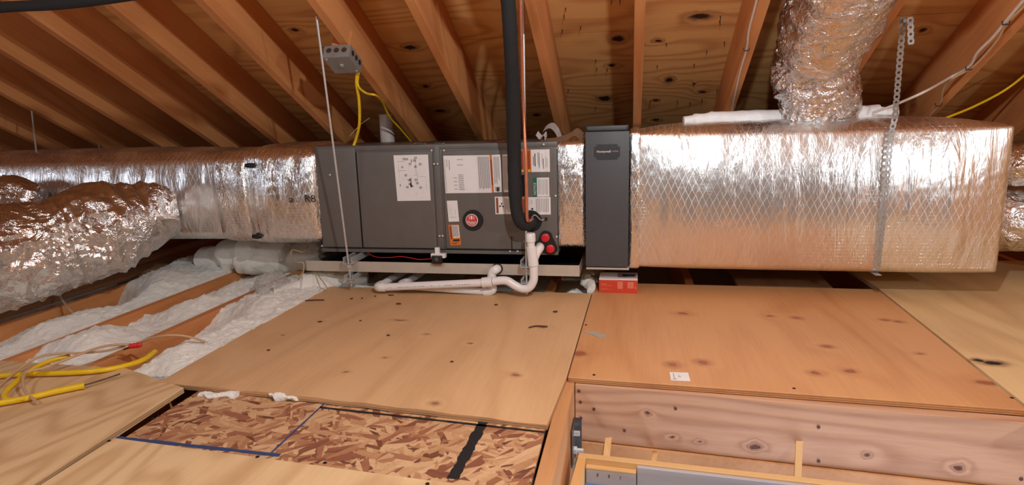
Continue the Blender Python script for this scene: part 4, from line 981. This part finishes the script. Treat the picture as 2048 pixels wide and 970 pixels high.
# ================================================================== JUNCTION BOX, CABLES
jb0 = at_roof(684, 128)
jx1 = -1.17 - .001; jy = 2.50
jc = at_y(684, 128, 2.42)
jb = thing('junction_box', 'small grey metal junction box fixed to a rafter', 'junction box', (jc.x, jc.y, jc.z))
JB = Matrix.Translation(Vector((0, 0, 0)))
def jobj(name, bm, mat, par=None):
    for v in bm.verts: pass
    me = bpy.data.meshes.new(name); bmesh.ops.recalc_face_normals(bm, faces=bm.faces); bm.to_mesh(me); bm.free()
    me.transform(Matrix.Rotation(-th, 4, 'X'))
    return link(name, me, mat, par or jb)
jobj('box_body', box(-.058, .058, -.058, .058, .0, .05, .003), m_jbox)
cv = jobj('cover', box(-.060, .060, -.060, .060, -.006, -.0005, .003), m_jbox)
jobj('cover_screw', tube([(.0, .0, -.006), (.0, .0, -.011)], .008, 12), m_zinc, cv)
for (a, b) in ((-.045, -.045), (.045, .045)): jobj('cover_screw', tube([(a, b, -.006), (a, b, -.009)], .0045, 10), m_zinc, cv)
for k in (-.033, 0, .033):
    jobj('knockout', tube([(k, -.0585, .026), (k, -.060, .026)], .011, 16), m_dkzinc); jobj('knockout', tube([(.0585, k, .026), (.060, k, .026)], .011, 16), m_dkzinc)
jobj('cable_clamp', tube([(.03, .058, .02), (.03, .075, .02)], .012, 12), m_zinc)
bm = box(-.03, .05, -.05, .05, .0505, .12); jobj('mounting_block', bm, m_rafter)
cab0 = jc + Vector((.035, .075, -.01))
def cable(name, pts, r, mat, label, cat='cable', group=None, n=8, flat=None):
    return tag(obj(name, tube(smooth_path(pts, n), r, 8), mat, None, True), label, cat, group)
cable('yellow_cable', [cab0, at_y(713, 165, 2.52), at_y(718, 200, 2.55), at_y(719, 245, 2.6), at_y(713, 275, 2.64), at_y(706, 295, 2.64)], .0068, m_yellow, 'yellow cable hanging from the junction box to the grey unit')
cable('yellow_cable', [cab0 + Vector((.005, .002, 0)), at_y(716, 170, 2.52), at_y(732, 186, 2.50), at_y(752, 191, 2.50), at_roof(765, 205, 2.332), at_roof(780, 235, 2.332), at_roof(800, 257, 2.332), at_roof(822, 283, 2.332)], .0048, m_yellow, 'yellow cable looping from the junction box along the rafter')
cable('thin_wire', [at_y(697, 275, 2.8), at_y(720, 250, 2.85), at_y(739, 236, 2.9)], .0016, m_beige, 'thin stray wire near the yellow cable above the grey unit', 'wire')
# right-hand cables stapled to the rafter
xr = 1.278
def onraf(px, py, x=xr - .006):
    r_ = ray(px, py); q = Vector((0, 0, H)) + r_ * (x / r_[0]); return q
cr_ = lambda px, py: at_roof(px, py, RA - .012)
c1 = [cr_(2075, -30), cr_(2043, 5), cr_(2012, 42), cr_(1985, 75), cr_(1955, 105), cr_(1938, 133), cr_(1900, 155), at_y(1850, 183, 2.55), at_y(1796, 207, 2.62), at_y(1745, 226, 2.7)]
cable('beige_cable', c1, .005, m_whitewire, 'pale cable stapled to the right rafter and crossing behind the perforated strap')
c2 = [cr_(2085, -30), cr_(2048, 12), cr_(2014, 44), cr_(1998, 75), cr_(1968, 112), cr_(1941, 137), cr_(1900, 160), cr_(1886, 180), cr_(1880, 207), cr_(1862, 228), cr_(1855, 240)]
cable('beige_cable', c2, .0042, m_beige, 'tan cable stapled down the right rafter to the duct top')
bm0 = None
for k, (px, py) in enumerate(((2012, 44), (1938, 135), (1877, 208))):
    c = cr_(px, py); bm = tube([c + Vector((-.012, 0, .004)), c + Vector((-.010, 0, -.008)), c + Vector((.010, 0, -.008)), c + Vector((.012, 0, .004))], .0022, 6)
    tag(obj('cable_staple', bm, m_rubber), ['top staple of the cables on the right rafter', 'middle staple of the cables on the right rafter', 'lowest staple of the tan cable on the right rafter'][k], 'staple', 'staples on the right rafter')
cable('yellow_cable', [at_y(1892, 236, 2.9), at_y(1950, 212, 3.0), at_y(2010, 180, 3.05), at_y(2060, 140, 3.0), at_y(2140, 60, 2.9)], .0052, m_yellow, 'thin yellow cable rising to the right edge above the big duct')
wl = lambda px, py: at_roof(px, py, RA - .008)
cable('white_wire', [wl(1520, -30), wl(1511, 10), wl(1498, 60), wl(1493, 98), wl(1481, 140), wl(1472, 180), wl(1464, 222)], .0042, m_whitewire, 'pale wire running down the rafter left of the upright flexible duct')
c = wl(1493, 98); tag(obj('cable_staple', tube([c + Vector((-.011, 0, .004)), c + Vector((-.009, 0, -.006)), c + Vector((.009, 0, -.006)), c + Vector((.011, 0, .004))], .002, 6), m_rubber), 'staple on the pale wire left of the upright flexible duct', 'staple')
# black foam pipe at the top left corner
tag(obj('insulated_pipe', tube(smooth_path([at_y(-700, 110, 1.8), at_y(-160, 32, 1.72), at_y(0, 15, 1.7), at_y(120, 8, 1.68), at_y(260, -10, 1.66), at_y(420, -40, 1.64), at_y(700, -120, 1.6)], 8), .0165, 20), m_foam, None, True), 'black foam-covered pipe crossing the top left corner', 'pipe')
# stud in the gable corner
tag(obj('stud', box(2.62, 2.66, 3.3, 3.34, -.25, .72), m_rafter), 'upright stud in the dark corner above the right end of the big duct', 'stud')

# ================================================================== SMALL THINGS ON THE FLOOR
# red box
bx = thing('cardboard_box', 'small red printed cardboard box under the filter cabinet', 'box', (-.05, 2.64, .002))
b0, b1 = at_z(1198, 585), at_z(1275, 585); bzt = at_y(1198, 557, b0.y).z
obj('carton', box(b0.x, b1.x, b0.y, b0.y + .11, .0005, bzt, .001), m_redbox, bx)
W_ = b1.x - b0.x; yb = b0.y - .0006
bm = B(); add_box(bm, b0.x + .001, b1.x - .001, b0.y + .001, b0.y + .109, bzt + .0002, bzt + .001); obj('lid_print', bm, m_paper, bx)
obj('lid_print', box(b0.x + W_ * .48, b1.x - .004, b0.y + .02, b0.y + .10, bzt + .001, bzt + .0016), m_greybox, bx)
obj('lid_print', box(b0.x + W_ * .6, b1.x - .012, b0.y + .04, b0.y + .075, bzt + .0016, bzt + .0022), m_blackprint, bx)
bm = B()
def fq(u0, v0, u1, v1): bm.faces.new([bm.verts.new((b0.x + W_ * a, yb, bzt * b)) for a, b in ((u0, v0), (u1, v0), (u1, v1), (u0, v1))])
for q in ((.05, .86, .5, .89), (.05, .6, .2, .66), (.05, .5, .35, .53), (.05, .28, .25, .31), (.05, .18, .17, .21), (.48, .3, .62, .82), (.74, .35, .9, .8), (.93, .3, .96, .5)): fq(*q)
obj('side_print', bm, m_pinkp, bx)
obj('edge_strip', box(b0.x, b1.x, b0.y - .0008, b0.y - .0002, bzt - .005, bzt), m_paper, bx)
# sticker (its square code is left out)
c4 = [at_z(*q, .0006) for q in ((1339, 744.5), (1376, 745.5), (1381, 762.5), (1342, 761))]
bm = prism([(q.x, q.y) for q in c4[::-1]], .0004, .0012)
stk = tag(obj('sticker', bm, m_paper), 'small white printed sticker on the orange plywood sheet', 'sticker')
bm = B()
def sq(u0, v0, u1, v1):
    f = lambda a, b: c4[3].lerp(c4[2], a).lerp(c4[0].lerp(c4[1], a), b) + Vector((0, 0, .0012)); bm.faces.new([bm.verts.new(f(a, b)) for a, b in ((u0, v0), (u1, v0), (u1, v1), (u0, v1))])
for q in ((.12, .12, .3, .24), (.17, .3, .22, .85), (.42, .4, .55, .5), (.42, .6, .52, .66)): sq(*q)
obj('print', bm, m_greyprint, stk)
# sliver of sheet metal
bm = B(); P_ = [at_z(*q, .002) for q in ((1168, 664), (1190, 663), (1216, 671), (1199, 676), (1188, 670))]
bm = prism([(q.x, q.y) for q in P_[::-1]], .0006, .002)
tag(obj('metal_offcut', bm, m_galv), 'triangular sheet metal offcut on the orange plywood sheet', 'offcut')
cable('wood_sliver', [at_z(1058, 655, .003), at_z(1072, 652, .004), at_z(1095, 653, .003)], .0032, m_dirt, 'curved brown sliver on the tan sheet near the seam', 'sliver')
cable('wood_sliver', [at_z(611, 601, .004), at_z(630, 600, .004), at_z(648, 600, .003)], .003, m_dirt, 'straight brown sliver at the left corner of the tan sheet', 'sliver')
chips = [((703, 598), 7, 'dark bark chip nearest the threaded rod'), ((724, 597), 5, 'small dark chip right of the bark chip by the rod'), ((750, 593), 5, 'dark chip below the end of the white pipe'), ((782, 591), 16, 'long thin chip below the white pipe'), ((797, 608), 11, 'largest dark chip on the tan sheet'), ((1111, 624), 12, 'dark chip on the tan sheet near the seam'), ((721, 642), 5, 'dark chip alone on the left of the tan sheet'), ((537, 701), 7, 'brown chip close to the left edge of the tan sheet'), ((904, 724), 7, 'brown chip in the middle front of the tan sheet'), ((992, 610), 8, 'brown chip right of the pipe coupling'), ((640, 644), 8, 'pale brown chip left of the lone dark chip'), ((776, 671), 8, 'faint brown chip in the centre of the tan sheet')]
for k, ((px, py), wpx, lab) in enumerate(chips):
    c = at_z(px, py, .0005); r_ = wpx / F * math.hypot(c.x, c.y) / 2; bm = B(); m_ = 9; random.seed(k + 11)
    rad = [random.uniform(.6, 1.15) for _ in range(m_)]
    pr_ = [(c.x + r_ * rad[i] * math.cos(2 * PI * i / m_), c.y + r_ * rad[i] * (.35 if k == 3 else .9) * math.sin(2 * PI * i / m_)) for i in range(m_)]
    tag(obj('wood_chip', prism(pr_, .0004, .0035), m_dirt), lab, 'chip', 'chips on the tan plywood sheet')
# nail heads in the sheets
for k, (px, py, z) in enumerate(((218, 882, .002), (515, 914, .002), (855, 968, .002), (650, 926, .002), (1172, 650, 0), (1188, 750, 0), (1588, 777, 0), (2024, 796, 0), (305, 838, -.012), (318, 832, -.012))):
    c = at_z(px, py, z); o = obj('nail_head', tube([(c.x, c.y, z), (c.x, c.y, z + .0012)], .0045, 10), m_rubber, floor)
# nails in the header
for (px, py) in ((1158, 782), (1161, 804), (1162, 836), (1188, 818), (1351, 817), (1249, 861), (1637, 854), (1637, 922), (2042, 958)):
    r_ = ray(px, py); tt = (h0.y) / r_[1]
    for _ in range(6):
        q = Vector((0, 0, H)) + r_ * tt; tt *= hy(q.x) / q.y
    obj('nail_head', tube([(q.x, q.y - .0015, q.z), (q.x, q.y + .001, q.z)], .0045, 10), m_dirt, floor)
# cables on the left
zc = .012
def fl(px, py, z=zc): return at_z(px, py, z)
cable('yellow_cable', [fl(-60, 762), fl(0, 752), fl(60, 748), fl(130, 746), fl(190, 742), fl(240, 734, .006), fl(285, 720, .0), fl(310, 703, -.002)], .0085, m_yellow, 'flat yellow cable lying across the pine sheet into the fibreglass')
yc = thing('yellow_cable', 'flat yellow cable with a bared end pointing at the tan sheet', 'cable', tuple(fl(60, 790, 0)))
obj('jacket', tube(smooth_path([fl(-60, 815), fl(0, 806), fl(60, 795), fl(110, 783), fl(169, 771)], 8), [.009] * 24 + [.0095] * 8 + [.0115], 10), m_yellow, yc, True)
obj('bare_core', tube([fl(168, 771, .014), fl(205, 760, .016), fl(240, 748, .014)], .0025, 6), m_dkzinc, yc, True)
cable('yellow_cable', [fl(140, 712, .03), fl(100, 722, .03), fl(60, 742, .025), fl(25, 770, .02), fl(8, 790, .016), fl(18, 800, .014), fl(50, 797, .014)], .0075, m_yellow, 'yellow cable loop crossing under the tan cable at the far left')
ca = [fl(75, 805, .01), fl(52, 785, .02), fl(46, 765, .03), fl(52, 745, .04), fl(90, 735, .04), fl(150, 712, .05), fl(210, 692, .05), fl(262, 689, .03)]
cable('beige_cable', ca, .0042, m_beige, 'tan cable curling over the pine sheet to the red wire nuts')
cb = [fl(-20, 790, .02), fl(30, 745, .03), fl(75, 715, .05), fl(120, 707, .05), fl(160, 706, .04), fl(210, 702, .03), fl(250, 692, .025)]
cable('beige_cable', cb, .0038, m_beige, 'tan cable arching over the fibreglass left of the wire nuts')
cc_ = [fl(272, 690, .02), fl(290, 680, .04), fl(330, 671, .06), fl(370, 672, .05), fl(410, 683, .01)]
cable('beige_cable', cc_, .0038, m_beige, 'tan cable arching from the wire nuts towards the tan sheet')
cable('black_wire', [fl(247, 699, .02), fl(256, 696, .02), fl(262, 694, .02)], .0025, m_rubber, 'short black wire end at the red wire nuts', 'wire')
for k, (px, py) in enumerate(((264, 692), (271, 691), (279, 690))):
    c = fl(px, py, .026); tag(obj('wire_nut', tube([c + Vector((-.006, -.003, 0)), c + Vector((0, 0, 0)), c + Vector((.006, .004, .001))], [.010, .009, .006], 10), m_redcap), ['left red wire nut of the cluster', 'middle red wire nut of the cluster', 'right red wire nut of the cluster'][k], 'wire nut', 'red wire nuts on the fibreglass')
cable('beige_cable', [at_z(117, 583, .03), at_z(128, 605, .01), at_z(150, 630, -.03), at_z(166, 640, -.04)], .005, m_beige, 'short tan cable dropping from the joist into the fibreglass')
c = at_z(107, 619, -.03); bm = B(); bmesh.ops.create_icosphere(bm, subdivisions=2, radius=.018, matrix=Matrix.Translation(c)); tag(obj('dark_clamp', bm, m_brownred, None, True), 'dark red-brown clamp on the joist under the flexible duct', 'clamp')
cable('thin_wire', [at_y(617, 492, 2.7), at_y(606, 504, 2.65), at_y(585, 500, 2.6), at_y(583, 515, 2.55), at_y(595, 524, 2.5), at_y(607, 527, 2.5), at_y(606, 545, 2.5), at_y(598, 556, 2.5)], .0028, m_beige, 'thin brown wire curling at the left end of the drain pan', 'wire')
cable('thin_wire', [at_y(631, 545, 2.55), at_y(645, 562, 2.48), at_y(655, 577, 2.46)], .003, m_beige, 'thin brown wire drooping onto the fibreglass under the pan corner', 'wire')
# clear plastic bag
bm = B(); bmesh.ops.create_icosphere(bm, subdivisions=5, radius=1); c = at_z(545, 575, .01)
for v in bm.verts:
    d = v.co.copy(); s_ = 1 + .35 * fbm(d * 1.6 + Vector((5, 0, 0)), 3, True) * .6 + .2 * fbm(d * 4, 2)
    v.co = c + Vector((d.x * .065 * s_, d.y * .06 * s_, .01 + d.z * .05 * s_))
tag(obj('plastic_bag', bm, m_bag, None, 60), 'crumpled clear plastic bag on the fibreglass left of the drain pan', 'bag')
